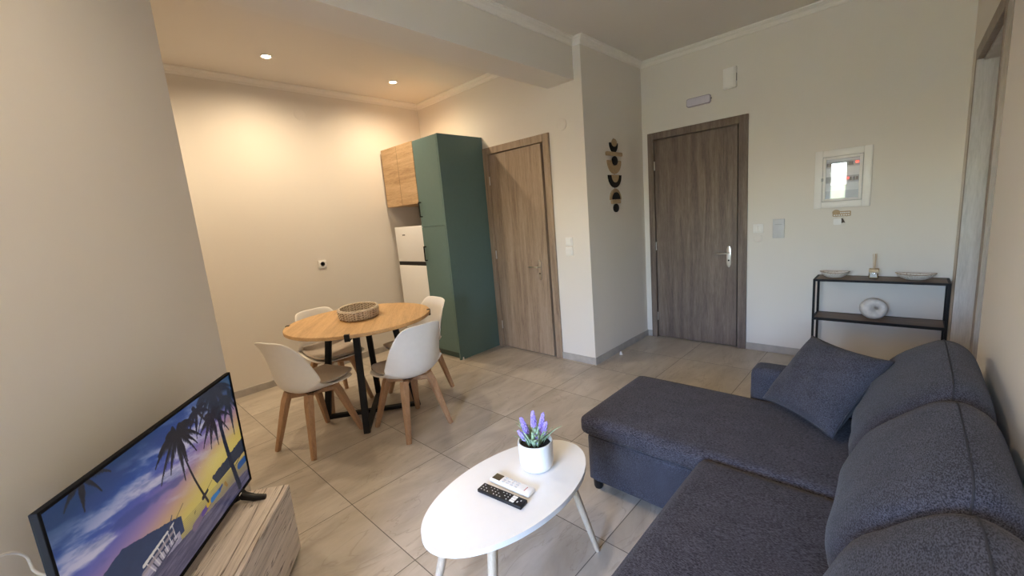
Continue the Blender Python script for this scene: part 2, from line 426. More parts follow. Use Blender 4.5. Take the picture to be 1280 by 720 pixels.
add_box(bm, (0, 0, 0), (_L, .011, .068), .0015, 1, mat4=Matrix.Translation((*PC0, 0)) @ Matrix.Rotation(radians(-36), 4, 'Z'))
struct('baseboard_partition', bm, MT['skirt'])

# cornices
tn = [0]
def cornice(p0, p1, nrm, e0=0, e1=0):   # e0, e1: mitre the ends, +1 outside corner, -1 inside corner
    tn[0] += 1
    p0 = Vector((*p0, 0)); p1 = Vector((*p1, 0)); n = Vector((*nrm, 0)); d = (p1-p0).normalized()
    prof = [(0, ZC-.055), (.010, ZC-.055), (.014, ZC-.047), (.014, ZC-.038), (.024, ZC-.026), (.040, ZC-.020), (.044, ZC-.014), (.055, ZC-.012), (.055, ZC), (0, ZC)]
    bm = NB()
    a = [bm.verts.new(p0+n*o-d*(o*e0)+Vector((0, 0, z))) for o, z in prof]; b = [bm.verts.new(p1+n*o+d*(o*e1)+Vector((0, 0, z))) for o, z in prof]
    for k in range(len(prof)):
        bm.faces.new((a[k], a[(k+1) % len(prof)], b[(k+1) % len(prof)], b[k]))
    bm.faces.new(a[::-1]); bm.faces.new(b); bmesh.ops.recalc_face_normals(bm, faces=bm.faces[:])
    struct('trim_%d' % tn[0], bm, MT['cornice'])
cornice((XL, YA), (XL, YI), (1, 0), 0, -1); cornice((XL, YI), (BX0, YI), (0, -1), -1, -1); cornice((BX0, .30), (BX0, YI), (-1, 0), 0, -1)
cornice((BX1, .24), (BX1, YI), (1, 0), 0, -1); cornice((-2.182, .232), PC1, (.5878, .809)); cornice((BX1, YI), (XP, YI), (0, -1), -1, 1); cornice((XP, YI), (XP, YF), (1, 0), 1, -1)
cornice((XP, YF), (XR, YF), (0, -1), -1, -1); cornice((XR, YB), (XR, YF), (-1, 0), 0, -1)

# ------------------------------------------------------------------ doors
def lever_handle(parent, x, y, z, sx=-1, name='door_handle'):
    """escutcheon plate and lever on a face looking to -y"""
    h = link(name, prism([(x+.019*cos(t)*1.0, z+.105*math.copysign(abs(sin(t))**.35, sin(t))) for t in [2*pi*k/28 for k in range(28)]], 0, .008,
             mat4=Matrix.Translation((0, y, 0)) @ Matrix.Rotation(radians(90), 4, 'X'), bev=.002), MT['chrome'], parent, smooth=40)
    bm = NB()
    add_sweep(bm, [(x, y-.006, z+.035), (x, y-.045, z+.035)], .009, 12)
    add_sweep(bm, [(x+.004*-sx, y-.045, z+.035), (x+sx*.03, y-.050, z+.036), (x+sx*.07, y-.050, z+.034), (x+sx*.115, y-.046, z+.035)], [.0095, .0085, .008, .007], 12)
    link('lever', bm, MT['chrome'], h, smooth=50)
    link('keyhole', sweep([(x, y-.0075, z-.035), (x, y-.0095, z-.035)], .0085, 14), MT['blackplastic'], h, smooth=40)
    return h
def hinges(parent, x, y, zs):
    for z in zs:
        link('hinge', sweep([(x, y, z-.045), (x, y, z+.045)], .007, 10), MT['chrome'], parent, smooth=40)

def casing(x0, x1, z1, ix0, ix1, iz, y0, y1):
    bm = NB()
    add_box(bm, (x0, y0, 0), (ix0, y1, z1), .003); add_box(bm, (ix1, y0, 0), (x1, y1, z1), .003); add_box(bm, (ix0, y0, iz), (ix1, y1, z1), .003)
    return bm

# entry door
d1 = thing('door_1', None, None); d1['kind'] = 'structure'
bm = casing(-2.043, -1.093, 2.192, -1.982, -1.170, 2.122, YF-.018, YF+.02)
add_box(bm, (-1.99, YF+.02, 0), (-1.972, YF+.066, 2.13)); add_box(bm, (-1.170, YF+.02, 0), (-1.155, YF+.066, 2.13)); add_box(bm, (-1.99, YF+.02, 2.118), (-1.155, YF+.066, 2.13))
link('door_frame', bm, MT['doorwood'], d1)
link('door_leaf', box((-1.975, YF+.004, .010), (-1.183, YF+.045, 2.114), .002), MT['doorwood'], d1)
link('gap_shade_strip', box((-1.1825, YF+.03, .005), (-1.1705, YF+.04, 2.118)), MT['dark'], d1)  # dark strip put in as the shade of the gap beside the leaf
lever_handle(d1, -1.253, YF+.004, .905)
hinges(d1, -1.9785, YF-.003, (.24, 1.02, 1.86))

# inner door, standing slightly ajar
d2 = thing('door_2', None, None); d2['kind'] = 'structure'
bm = casing(-3.392, -2.487, 2.204, -3.325, -2.560, 2.135, YI-.018, YI+.02)
add_box(bm, (-3.335, YI+.02, 0), (-3.318, YI+.138, 2.14)); add_box(bm, (-2.560, YI+.02, 0), (-2.545, YI+.138, 2.14)); add_box(bm, (-3.335, YI+.02, 2.128), (-2.545, YI+.138, 2.14))
link('door_frame', bm, MT['doorwood_in'], d2)
lf = link('door_leaf', box((0, -.002, .010), (.730, .038, 2.122), .002), MT['doorwood_in'], d2, loc=(-3.317, YI+.002, 0), rot=(0, 0, radians(-1.6)))
lever_handle(lf, .620, -.002, .905)
hinges(d2, -3.321, YI-.010, (.26, 1.06, 1.86))
link('gap_shade_strip', box((-2.586, YI+.030, .008), (-2.5605, YI+.036, 2.128)), MT['dark'], d2)  # shade of the gap right of the leaf, given as a dark strip
link('gap_light_strip', box((-2.578, YI+.022, 1.86), (-2.570, YI+.030, 2.08)), MT['lightgrey'], d2)  # pale strip standing in for light from the room behind, seen through the gap
link('lock_strip', box((-2.5605, YI+.045, .85), (-2.5585, YI+.07, 1.08)), MT['chrome'], d2)

# doorway in the right wall
d3 = thing('door_3', None, None); d3['kind'] = 'structure'
bm = NB()
add_box(bm, (XR-.018, 2.688, 0), (XR+.01, 2.765, 2.202), .003); add_box(bm, (XR-.018, 3.80, 0), (XR+.01, 3.873, 2.202), .003); add_box(bm, (XR-.018, 2.765, 2.13), (XR+.01, 3.80, 2.202), .003)
link('door_frame', bm, MT['casing'], d3)
bm = NB()
add_box(bm, (XR-.0185, 3.778, 0), (XR+.11, 3.80, 2.129)); add_box(bm, (XR+.01, 2.765, 0), (XR+.14, 2.78, 2.135)); add_box(bm, (XR+.01, 2.78, 2.12), (XR+.14, 3.78, 2.135))
link('door_jamb', bm, MT['jambwood'], d3)

# ------------------------------------------------------------------ kitchen units
CX0, CX1, CY = -3.826, -3.396, 2.652
tc = thing('tall_cabinet', 'tall sage green larder cabinet standing between fridge and pale oak door', 'cabinet', (CX0, CY, 0))
W, D, H = CX1-CX0, YI-CY-.004, 2.325
bm = NB(); add_box(bm, (0, .02, .07), (W-.018, D, H), .001, 1)
link('carcass', bm, MT['green'], tc)
link('side_panel', box((W-.018, 0, 0), (W, D, H), .0012, 1), MT['green'], tc)
for z0, z1, hz in ((1.432, H-.002, 1.615), (.078, 1.428, 1.145)):
    dr = link('door', box((.002, 0, z0), (W-.021, .019, z1), .0015, 1), MT['green'], tc)
    bm = NB(); add_box(bm, (.030, -.032, hz-.08), (.042, -.022, hz+.08), .001, 1)
    add_box(bm, (.030, -.024, hz-.08), (.042, .0, hz-.068), .001, 1); add_box(bm, (.030, -.024, hz+.068), (.042, .0, hz+.08), .001, 1)
    link('handle', bm, MT['black'], dr)
link('plinth', box((.002, .045, 0), (W-.018, .06, .07)), MT['greendark'], tc)
link('levelling_foot', lathe([(.012, 0), (.012, .008), (.007, .010), (.007, .028)], 14, (W+.012, .03, 0)), MT['white'], tc, smooth=40)

wc = thing('wall_cabinet', 'golden oak two-door wall cabinet hung above the white fridge', 'cabinet', (-4.462, CY, 1.685))
Ww = 4.462+CX0-.002; Hw = .645
link('carcass', box((0, .02, 0), (Ww, D, Hw), .001, 1), MT['oakH'], wc)
link('door_gap', box((Ww/2-.0026, .002, .002), (Ww/2+.0026, .0205, Hw-.002)), MT['dark'], wc)
for k in range(2):
    link('door', box((k*Ww/2+.0027, 0, .001), ((k+1)*Ww/2-.0027, .019, Hw-.001), .0012, 1), MT['oakH'], wc)

fr = thing('fridge', 'white two-door fridge freezer under the oak wall cabinet', 'fridge', (-4.385, 2.66, 0))
Wf = .548
link('cabinet_body', box((0, .055, .03), (Wf, .555, 1.445), .006), MT['whitegloss'], fr)
link('freezer_door', box((0, 0, 1.052), (Wf, .052, 1.45), .008, 3), MT['whitegloss'], fr, smooth=40)
link('fridge_door', box((0, 0, .05), (Wf, .052, 1.008), .008, 3), MT['whitegloss'], fr, smooth=40)
link('grip_band', box((.004, .006, 1.008), (Wf-.002, .05, 1.052), .002, 1), MT['blackplastic'], fr)
bm = NB()
for k in range(3): add_box(bm, (.150+k*.019, -.0015, 1.350), (.165+k*.019, .001, 1.364), .001, 1)
link('badge', bm, MT['blackplastic'], fr)
for x in (.05, Wf-.05):
    for y in (.08, .5): link('foot', lathe([(.02, 0), (.02, .03)], 14, (x, y, 0)), MT['blackplastic'], fr)

# ------------------------------------------------------------------ wall fittings
def plate(name, label, cat, c, axis, size, t=.010, inner=None, mat='white', group=None):
    """flush plate; axis '-y' (on far/kitchen wall) or '+x' (left wall)"""
    rz = {'-y': 0.0, '+x': radians(90)}[axis]
    r = thing(name, label, cat, c, rz, group)
    w, h = size
    link('face_plate', box((-w/2, -t, -h/2), (w/2, 0, h/2), .003, 2), MT[mat], r, smooth=40)
    return r, t
r, t = plate('light_switch', 'white square rocker switch beside pale oak door, the upper one of two', 'switch', (-2.328, YI, 1.184), '-y', (.080, .080))
link('rocker', box((-.024, -t-.004, -.026), (.024, -t+.002, .026), .002), MT['white'], r)
r, t = plate('light_switch', 'white square rocker switch beside pale oak door, just below another', 'switch', (-2.333, YI, 1.093), '-y', (.080, .080))
link('rocker', box((-.024, -t-.004, -.026), (.024, -t+.002, .026), .002), MT['white'], r)
r, t = plate('light_switch', 'small white switch on the wall right of the entry door handle', 'switch', (-1.003, YF, 1.168), '-y', (.082, .082))
link('rocker', box((-.026, -t-.004, -.026), (.0, -t+.002, .026), .002), MT['white'], r); link('rocker', box((.002, -t-.004, -.026), (.028, -t+.002, .026), .002), MT['white'], r)
r, t = plate('wall_mounted_intercom', 'flat pale grey upright wall panel right of the small white switch', 'intercom', (-.842, YF, 1.160), '-y', (.090, .168), .014, mat='lightgrey')
link('speaker_slot', box((-.028, -t-.001, .035), (.028, -t+.001, .039)), MT['grey'], r)
r, t = plate('power_socket', 'white wall socket on the beige wall above the dining table', 'socket', (XL, 1.813, 1.135), '+x', (.082, .082))
link('socket_well', lathe([(.021, 0), (.024, .002), (.024, .0)], 24), MT['grey'], r, loc=(0, -t-.0005, 0), rot=(radians(90), 0, 0), smooth=40)
for x in (-.0095, .0095): link('contact_hole', sweep([(x, -t-.003, 0), (x, -t-.0035, 0)], .003, 10), MT['blackplastic'], r)
for nm, lab, c, rt in (('cover_plate', 'round white blanking cover high on the beige wall above the socket', (XL, 1.82, 2.642), (0, radians(90), 0)),
                       ('cover_plate', 'round white blanking cover on the wall above the pale oak door', (-2.335, YI, 2.245), (radians(90), 0, 0)),
                       ('cover_plate', 'round white blanking cover just below the switch by the entry door', (-1.003, YF, 1.075), (radians(90), 0, 0))):
    rr_ = .052 if c[2] > 2 else .036
    o = link(nm, lathe([(rr_, -.001), (rr_, .003), (rr_-.005, .005), (.001, .0055)], 36), MT['wall'], None, loc=c, rot=rt, smooth=40); tag(o, lab, 'wall plate')

# emergency lamp and bell box above the entry door
el = thing('emergency_wall_lamp', 'small lilac ribbed emergency light above the entry door', 'lamp', (-1.522, YF, 2.398))
def rrect(w, h, r, n=6):
    P = []
    for cx, cy, a0 in ((w/2-r, h/2-r, 0), (-w/2+r, h/2-r, 90), (-w/2+r, -h/2+r, 180), (w/2-r, -h/2+r, 270)):
        for k in range(n+1):
            a = radians(a0+90*k/n); P.append((cx+r*cos(a), cy+r*sin(a)))
    return P
XZ = Matrix.Rotation(radians(90), 4, 'X')
link('housing', prism(rrect(.222, .078, .018), 0, .022, mat4=XZ, bev=.002), MT['lilacrim'], el)
bm = NB(); add_prism(bm, rrect(.208, .064, .013), .020, .030, mat4=XZ, bev=.003)
for k in range(17): add_box(bm, (-.094+k*.0115, -.0335, -.028), (-.089+k*.0115, -.029, .028), .0015, 1)
link('ribbed_diffuser', bm, MT['lilac'], el, smooth=35)
link('test_button', sweep([(.111, -.012, .0), (.119, -.012, .0)], .005, 10), MT['blackplastic'], el)
bb = thing('wall_mounted_bell_box', 'plain white rectangular box high on the wall above the entry door', 'bell box', (-1.245, YF, 2.528))
link('housing', box((-.055, -.032, -.088), (.055, 0, .088), .006, 3), MT['white'], bb, smooth=40)
link('front_cover', box((-.044, -.038, -.078), (.040, -.030, .078), .004, 2), MT['white'], bb, smooth=40)
link('side_slot', box((.0535, -.024, -.035), (.0555, -.010, .030)), MT['dark'], bb)

# electrical panel
ep = thing('electrical_panel', 'white framed fuse box with glazed door on the far wall', 'fuse box', (-.409, YF, 1.545))
hw, hh = .181, .231
bm = NB(); ring_frame(bm, -hw, hw, -hh, hh, .052, -.020, 0, .003); link('outer_frame', bm, MT['white'], ep, smooth=30)
bm = NB(); ring_frame(bm, -hw+.055, hw-.055, -hh+.055, hh-.055, .020, -.026, -.003, .003); dfm = link('door_frame', bm, MT['white'], ep, smooth=30)
bm = NB(); ring_frame(bm, -hw+.050, hw-.050, -hh+.050, hh-.050, .008, -.012, -.002); link('gap_shade_ring', bm, MT['grey'], ep)  # grey ring added as the shaded gap between outer and door frame
link('latch', box((-hw+.046, -.029, -.012), (-hw+.060, -.024, .012), .001, 1), MT['grey'], ep)
link('back_plate', box((-hw+.06, -.0035, -hh+.06), (hw-.06, -.001, hh-.06)), MT['lightgrey'], ep)
gx0, gx1 = -hw+.074, hw-.074
for zc, n, x1 in ((.115, 10, gx1-.030), (-.005, 3, gx1-.002)):
    link('breaker_rail', box((gx0, -.008, zc-.022), (gx1, -.003, zc+.022)), MT['grey'], ep)
    for k in range(n):
        x = (gx0+.004+k*.0175) if n == 10 else (gx1-.062+k*.020)
        if n == 10 and x > gx1-.045: break
        link('breaker', box((x, -.014, zc-.016), (x+.015, -.007, zc+.010), .001, 1), MT['blackplastic'], ep)
    xr_ = gx1-.028 if n == 10 else gx1-.085
    link('pilot_light', box((xr_, -.016, zc-.006), (xr_+.022, -.010, zc+.012), .002, 1), MT['red'], ep)
link('cover_strip', box((gx0, -.010, .020), (gx1, -.004, .085)), MT['white'], ep)
link('cover_strip', box((gx0, -.010, -.095), (gx1, -.004, -.035)), MT['white'], ep)
link('door_pane', box((gx0-.002, -.0215, -hh+.072), (gx1+.002, -.0185, hh-.072)), MT['panelglass'], ep)

# key holder with a hanging fob
kh = thing('key_holder', 'small tan cut-out wooden key rack under the fuse box', 'key rack', (-.402, YF, 1.262))
bm = NB()
add_prism(bm, rrect(.118, .042, .006), 0, .006, mat4=Matrix.Translation((.0, 0, 0)) @ XZ, bev=.001)
add_prism(bm, [(-.036+.026*cos(2*pi*k/24), .012+.022*sin(2*pi*k/24)) for k in range(24)], 0, .007, mat4=XZ, bev=.001)
link('backboard', bm, MT['gold'], kh)
bm = NB()
for k in range(5): add_box(bm, (-.010+k*.013, -.008, .003), (-.001+k*.013, -.0055, .013), .001, 1)
for k in range(7): add_box(bm, (-.052+k*.0155, -.008, -.015), (-.041+k*.0155, -.0055, -.006), .001, 1)
link('cut_lettering', bm, MT['white'], kh)
for x in (-.03, .004, .035):
    link('hook', sweep([(x, -.006, -.016), (x, -.020, -.022), (x, -.024, -.016)], .0018, 8), MT['gold'], kh)
kf = thing('hanging_key_fob', 'dark tapered fob hanging on a ring from the tan key rack', 'key fob', (-.398, YF-.016, 1.235))
bm = NB(); add_sweep(bm, [(.009*cos(2*pi*k/16), 0, .009*sin(2*pi*k/16)) for k in range(17)], .0016, 8); link('ring', bm, MT['chrome'], kf, smooth=60)
link('fob', prism([(-.004, -.010), (.006, -.010), (.022, -.046), (.012, -.043), (-.004, -.050)], -.003, .003, mat4=XZ, bev=.001), MT['key'], kf)
k2 = thing('hanging_key_tag', 'clear white key tag hanging left of the dark fob', 'key tag', (-.434, YF-.021, 1.235))
bm = NB(); add_sweep(bm, [(.007*cos(2*pi*k/16), 0, .007*sin(2*pi*k/16)-.003) for k in range(17)], .0013, 8); link('ring', bm, MT['chrome'], k2, smooth=60)
link('tag', prism([(x+.008, z-.036) for x, z in rrect(.052, .050, .010)], -.002, .002, mat4=XZ, bev=.0008), MT['white'], k2)

# wall art
wa = thing('wall_art', 'hanging string of black and tan geometric wood shapes on projecting wall', 'wall decoration', (XP, 3.745, 0), radians(90))
def art(outline, mat, t0, t1, name):
    # local x = world +y, facing +x  (rotz 90: local -y -> +x)
    link(name, prism(outline, t0, t1, mat4=XZ, bev=.0015), MT[mat], wa, smooth=35)
def ell(w, z0, z1, n=28): return [(w/2*cos(2*pi*k/n), (z0+z1)/2+(z1-z0)/2*sin(2*pi*k/n)) for k in range(n)]
def ucup(w, z0, z1, hole, n=24):
    P = [(-w/2, z1)] + [(w/2*cos(pi+pi*k/n), z1+(z1-z0)*sin(pi+pi*k/n)) for k in range(n+1)]
    hz = (z1-z0)*hole[1]
    P += [(hole[0]/2*cos(-pi*k/n), z1+hz*sin(-pi*k/n)) for k in range(n+1)]
    return P[1:]
def arch(w, z0, z1, n=24): return [(w/2*cos(pi*k/n), z0+(z1-z0)*sin(pi*k/n)) for k in range(n+1)]
art(ucup(.155, 1.985, 2.075, (.02, .05)), 'black', 0, .010, 'half_disc'); art(ell(.092, 2.040, 2.112), 'gold', .010, .018, 'disc')
art([(x, z+1.972) for x, z in rrect(.30, .036, .012)], 'gold', 0, .016, 'bar')
art(ell(.10, 1.865, 1.952), 'black', .006, .018, 'oval'); art(ucup(.26, 1.787, 1.912, (.085, .40)), 'gold', 0, .010, 'crescent')
art(ucup(.25, 1.656, 1.775, (.12, .55)), 'black', 0, .010, 'crescent'); art(ucup(.135, 1.705, 1.777, (.01, .02)), 'gold', .004, .014, 'half_disc')
art(arch(.215, 1.540, 1.647), 'gold', 0, .010, 'arch'); art(arch(.145, 1.545, 1.612), 'black', .010, .018, 'half_disc')
art([(x, z+1.520) for x, z in rrect(.165, .036, .010)], 'gold', 0, .016, 'bar'); art(ell(.095, 1.420, 1.502), 'black', 0, .014, 'oval')
link('string', sweep([(0, -.003, 2.12), (0, -.003, 1.43)], .002, 6), MT['black'], wa)

# door stops on the floor
o = link('door_stop', lathe([(.016, 0), (.016, .004), (.012, .012), (.012, .028), (.004, .034)], 18), MT['white'], None, loc=(-2.045, 3.63, 0), smooth=40)
tag(o, 'small white door stop on the floor by the projecting wall', 'door stop')

# ------------------------------------------------------------------ downlights
def downlight(x, y, label, power, col=(1.0, .78, .52), group='recessed ceiling downlights'):
    r = thing('downlight', label, 'ceiling lamp', (x, y, ZC), 0, group)
    link('trim_ring', lathe([(.034, -.001), (.045, -.001), (.045, -.006), (.041, -.009), (.034, -.006)], 32, closed=True), MT['white'], r, smooth=40)
    link('lamp_lens', lathe([(.033, -.0035), (.033, -.001)], 28), MT['ledwarm'], r)
    l = bpy.data.lights.new('spot', 'SPOT'); l.energy = power; l.color = col; l.spot_size = radians(168); l.spot_blend = 1.0; l.shadow_soft_size = .03
    lo = bpy.data.objects.new('spot_beam', l); COL.objects.link(lo); lo.parent = r; lo.location = (0, 0, -.02)
    return r
LP = 58
downlight(-3.864, 1.376, 'lit recessed ceiling downlight over the dining table, nearer of the two', LP)
downlight(-3.884, 2.552, 'lit recessed ceiling downlight in front of the oak wall cabinet', LP)
downlight(-3.85, .20, 'lit recessed ceiling downlight hidden beyond the partition wall', LP)
downlight(-.95, .35, 'added unseen ceiling downlight above the oval coffee table, for warm fill', 48)  # added out of view to warm the tone of sofa and table
downlight(-.95, -1.30, 'added unseen ceiling downlight behind the camera near the balcony door, for warm fill', 55)  # second added lamp, out of view, for more warm fill

# ------------------------------------------------------------------ dining set
TC = (-3.07, 1.46); TZ = .785; TR = .535
dt = thing('dining_table', 'round oak-topped dining table on black metal X base', 'table', (TC[0], TC[1], 0), radians(-36))
link('tabletop', lathe([(TR-.004, TZ-.026), (TR, TZ-.023), (TR, TZ-.003), (TR-.003, TZ)], 96), MT['oak'], dt, smooth=40)
for k in range(4):
    a = k*pi/2; ca, sa = cos(a), sin(a)
    R2 = Matrix.Rotation(a, 4, 'Z')
    bm = NB(); add_sweep(bm, [(.238, 0, TZ-.027), (.350, 0, 0)], .024, 16, square=True)
    l = link('leg', transform(bm, R2), MT['black'], dt, smooth=35)
    bm = NB(); add_box(bm, (.10, -.018, TZ-.044), (TR+.004, .018, TZ-.0265), .001, 1)
    add_box(bm, (TR+.0005, -.018, TZ-.044), (TR+.004, .018, TZ+.0035), .001, 1); add_box(bm, (TR-.022, -.018, TZ+.0005), (TR+.004, .018, TZ+.0035), .001, 1)
    link('edge_bracket', transform(bm, R2), MT['black'], dt)
bm = NB(); add_box(bm, (-.34, -.02, .0), (.34, .02, .03), .001, 1); add_box(bm, (-.02, -.34, .0), (.02, .34, .0295), .001, 1)
link('cross_base', bm, MT['black'], dt)

# basket
bk = thing('basket', 'oval whitewashed wicker basket tray on the round dining table', 'basket', (-3.125, 1.482, TZ+.0035), radians(-28))
nb, rows = 96, 7
P = []
for j in range(rows*2+1):
    z = .006+.062*j/(rows*2); rr = []
    for k in range(nb+1):
        kk = k % nb; a = 2*pi*kk/nb
        e = .0036*(1 if (kk//2+j//2) % 2 else -1)*(1 if j % 2 else .2)
        f = 1+.05*z/.06
        rr.append(((.196*f+e)*cos(a), (.138*f+e)*sin(a), z))
    P.append(rr)
bm = grid_bm(P)
for i_, f in enumerate(bm.faces):
    j_, k_ = divmod(i_, nb)
    f.material_index = 1 if ((k_+2*(j_//2)) % 4 == 3 and j_ % 2 == 0) or (j_ % 4 == 3 and k_ % 3 == 0) else 0
bmesh.ops.remove_doubles(bm, verts=bm.verts[:], dist=1e-5)
o = link('woven_wall', bm, [MT['wicker'], MT['wickerdark']], bk, smooth=60); m = o.modifiers.new('thick', 'SOLIDIFY'); m.thickness = .009; m.offset = -1
for nm, z, r_ in (('rim', .070, .0065), ('foot_ring', .0055, .0055)):
    bm = NB(); f = 1.05 if nm == 'rim' else 1.0
    for s in range(2):
        pts = [((.194*f+.003*cos(14*2*pi*k/96+s*pi))*cos(2*pi*k/96), (.136*f+.003*cos(14*2*pi*k/96+s*pi))*sin(2*pi*k/96), z+.003*sin(14*2*pi*k/96+s*pi)) for k in range(97)]
        add_sweep(bm, pts, r_*.8, 8, cap=False)
    link(nm, bm, MT['wicker'], bk, smooth=60)
link('woven_base', prism([(.19*cos(2*pi*k/60), .132*sin(2*pi*k/60)) for k in range(60)], .002, .008), MT['wicker'], bk)

# chairs
PROF = [(.252, .436), (.225, .428), (.15, .414), (.06, .404), (-.03, .402), (-.115, .406), (-.172, .430), (-.203, .492), (-.216, .565), (-.228, .64), (-.243, .71), (-.262, .772), (-.274, .802)]
HW = [.150, .182, .212, .226, .234, .238, .236, .230, .222, .208, .188, .168, .145]
LIFT = [.000, .006, .020, .036, .056, .080, .100, .104, .090, .070, .048, .028, .018]
def chair_surface(u0, u1, ws, off, nu=26, nv=15, edgepow=2.3):
    n = len(PROF); P = []
    for i in range(nu):
        t = (u0+(u1-u0)*i/(nu-1))*(n-1); k = min(int(t), n-2); f = t-k
        def it(A):
            p0, p1, p2, p3 = A[max(k-1, 0)], A[k], A[k+1], A[min(k+2, n-1)]
            return .5*((2*p1)+(-p0+p2)*f+(2*p0-5*p1+4*p2-p3)*f*f+(-p0+3*p1-3*p2+p3)*f**3)
        x = it([p[0] for p in PROF]); z = it([p[1] for p in PROF]); w = it(HW)*ws; l = it(LIFT)
        d = 1e-2
        k2 = min(k+1, n-1); tx, tz = PROF[k2][0]-PROF[k][0], PROF[k2][1]-PROF[k][1]
        kb = max(k-1, 0); tx += (PROF[k][0]-PROF[kb][0])*(1-f); tz += (PROF[k][1]-PROF[kb][1])*(1-f)
        L = sqrt(tx*tx+tz*tz); nx, nz = tz/L, -tx/L          # inner normal (up at the seat, forward at the back)
        row = []
        for j in range(nv):
            v = -1+2*j/(nv-1)
            e = l*(abs(v)*ws)**edgepow+off
            px, py, pz = x+nx*e, w*v, z+nz*e
            if u0 < .01 and i < 4: px -= .045*abs(v)**3*(1-i/4)
            if u1 > .99 and i > nu-6: pz -= .026*abs(v)**4*((i-(nu-6))/5)
            row.append((px, py, pz))
        P.append(row)
    return P
def make_chair(label, loc, rz):
    t = thing('dining_chair', label, 'chair', loc, rz, 'white tulip dining chairs')
    o = link('shell', grid_bm(chair_surface(0, 1, 1, 0)), MT['chairwhite'], t, smooth=180)
    m = o.modifiers.new('thick', 'SOLIDIFY'); m.thickness = .011; m.offset = -1; subsurf(o, 1)
    o = link('seat_pad', grid_bm(chair_surface(.015, .60, .87, .020, 18, 13)), MT['pad'], t, smooth=180)
    m = o.modifiers.new('thick', 'SOLIDIFY'); m.thickness = .020; m.offset = -1; subsurf(o, 2)
    for sx in (-1, 1):
        for sy in (-1, 1):
            bm = NB(); add_sweep(bm, [(sx*.105-.01, sy*.10, .398), (sx*.125-.01, sy*.116, .34), (sx*.213, sy*.180, 0)], [.024, .024, .0145], 16, square=True)
            link('leg', bm, MT['leg'], t, smooth=35)
    bm = NB()
    for s in (-1, 1):
        add_sweep(bm, [(-.118, -.104*s, .372), (.098, .104*s, .372)], .019, 12, square=True)
    link('leg_frame', bm, MT['leg'], t, smooth=35)
    bm = NB(); add_prism(bm, [(.09*cos(2*pi*k/4+pi/4)-.01, .09*sin(2*pi*k/4+pi/4)) for k in range(4)], .385, .398); link('mount_plate', bm, MT['blackplastic'], t)
    return t
ch = make_chair('white tulip dining chair nearest the television, back turned to camera', (-2.985, 1.004, 0), radians(108))
dup(ch, (-2.595, 1.525, 0), radians(180), 'white tulip dining chair nearest the coffee table, shell back toward the sofa')
dup(ch, (-3.545, 1.40, 0), radians(4), 'white tulip dining chair between round table and beige wall')
dup(ch, (-3.100, 1.945, 0), radians(267), 'white tulip dining chair in front of the fridge, behind the table')

# ------------------------------------------------------------------ television and its console
AD = radians(-36); DV = Vector((cos(AD), sin(AD), 0)); NV = Vector((-sin(AD), cos(AD), 0))   # NV points to the viewer side
tvc = thing('tv_console', 'low weathered oak TV console with drawer front under television', 'tv stand', (-1.978, .497, 0), AD)
Lc, Dc, Hc = 1.25, .325, .352      # local x: along towards camera, local y: +NV ; body lies at y<0
link('body', box((0, -Dc, .02), (Lc, -.021, Hc-.020), .001, 1), MT['console'], tvc)
link('top_panel', box((0, -Dc, Hc-.020), (Lc, -.0215, Hc), .0015, 1), MT['console'], tvc)
for k in range(2): link('drawer_front', box((k*Lc/2+.0015, -.0185, .03), ((k+1)*Lc/2-.0015, 0, Hc), .0015, 1), MT['console'], tvc)
link('plinth', box((.02, -Dc+.02, 0), (Lc-.02, -.04, .02)), MT['dark'], tvc)

tv = thing('television', 'flat black television showing a palm beach sunset on the oak console', 'television', (-2.08, .379, 0), AD)
Lt, tz0, tz1 = .900, .400, .905
bm = NB(); ring_frame(bm, 0, Lt, tz0, tz1, .009, -.012, .003, .0015)
add_box(bm, (.002, -.018, tz0+.002), (Lt-.002, -.003, tz1-.002), .002, 1)
add_box(bm, (.10, -.052, tz0+.01), (Lt-.10, -.016, tz0+.30), .012, 2)
link('bezel', bm, MT['bezel'], tv)
for x in (.095, Lt-.095):
    bm = NB()
    add_sweep(bm, [(x, -.010, tz0+.004), (x, .005, Hc+.030), (x, .045, Hc+.014), (x, .088, Hc+.009)], [.016, .016, .013, .009], 12, square=True)
    add_sweep(bm, [(x, -.010, tz0+.004), (x, -.02, Hc+.030), (x, -.05, Hc+.014), (x, -.078, Hc+.009)], [.016, .016, .013, .009], 12, square=True)
    link('foot', bm, MT['blackplastic'], tv, smooth=40)
link('power_light', box((.105, .0015, tz0+.002), (.125, .0045, tz0+.007), .0005, 1), MT['white'], tv)

# picture shown on the screen (what the set displays), u: 0 left .. 1 right, v: 0 top .. 1 bottom
def vnoise(u, v, fx, fy, seed, octv=5):
    out = np.zeros_like(u); amp = 1; tot = 0
    r = np.random.default_rng(seed)
    for o in range(octv):
        n = int(max(fx, fy)*2**o)+4; G = r.random((n, n))
        x = u*fx*2**o % (n-1); y = v*fy*2**o % (n-1); i = x.astype(int); j = y.astype(int); a = x-i; b = y-j
        a = a*a*(3-2*a); b = b*b*(3-2*b)
        out += amp*((G[j, i]*(1-a)+G[j, i+1]*a)*(1-b)+(G[j+1, i]*(1-a)+G[j+1, i+1]*a)*b); tot += amp; amp *= .55
    return out/tot
NU, NV_ = 400, 225
uu, vv = np.meshgrid((np.arange(NU)+.5)/NU, (np.arange(NV_)+.5)/NV_)
def lerp(a, b, t): return a*(1-t)[..., None]+b*t[..., None]
def A3(*c): return np.array(c, float)
def sst(x, a, b): t = np.clip((x-a)/(b-a), 0, 1); return t*t*(3-2*t)
I = np.zeros((NV_, NU, 3))
g = np.clip(vv*1.05+.33*(uu-.35), 0, 1)             # glow runs down and to the right
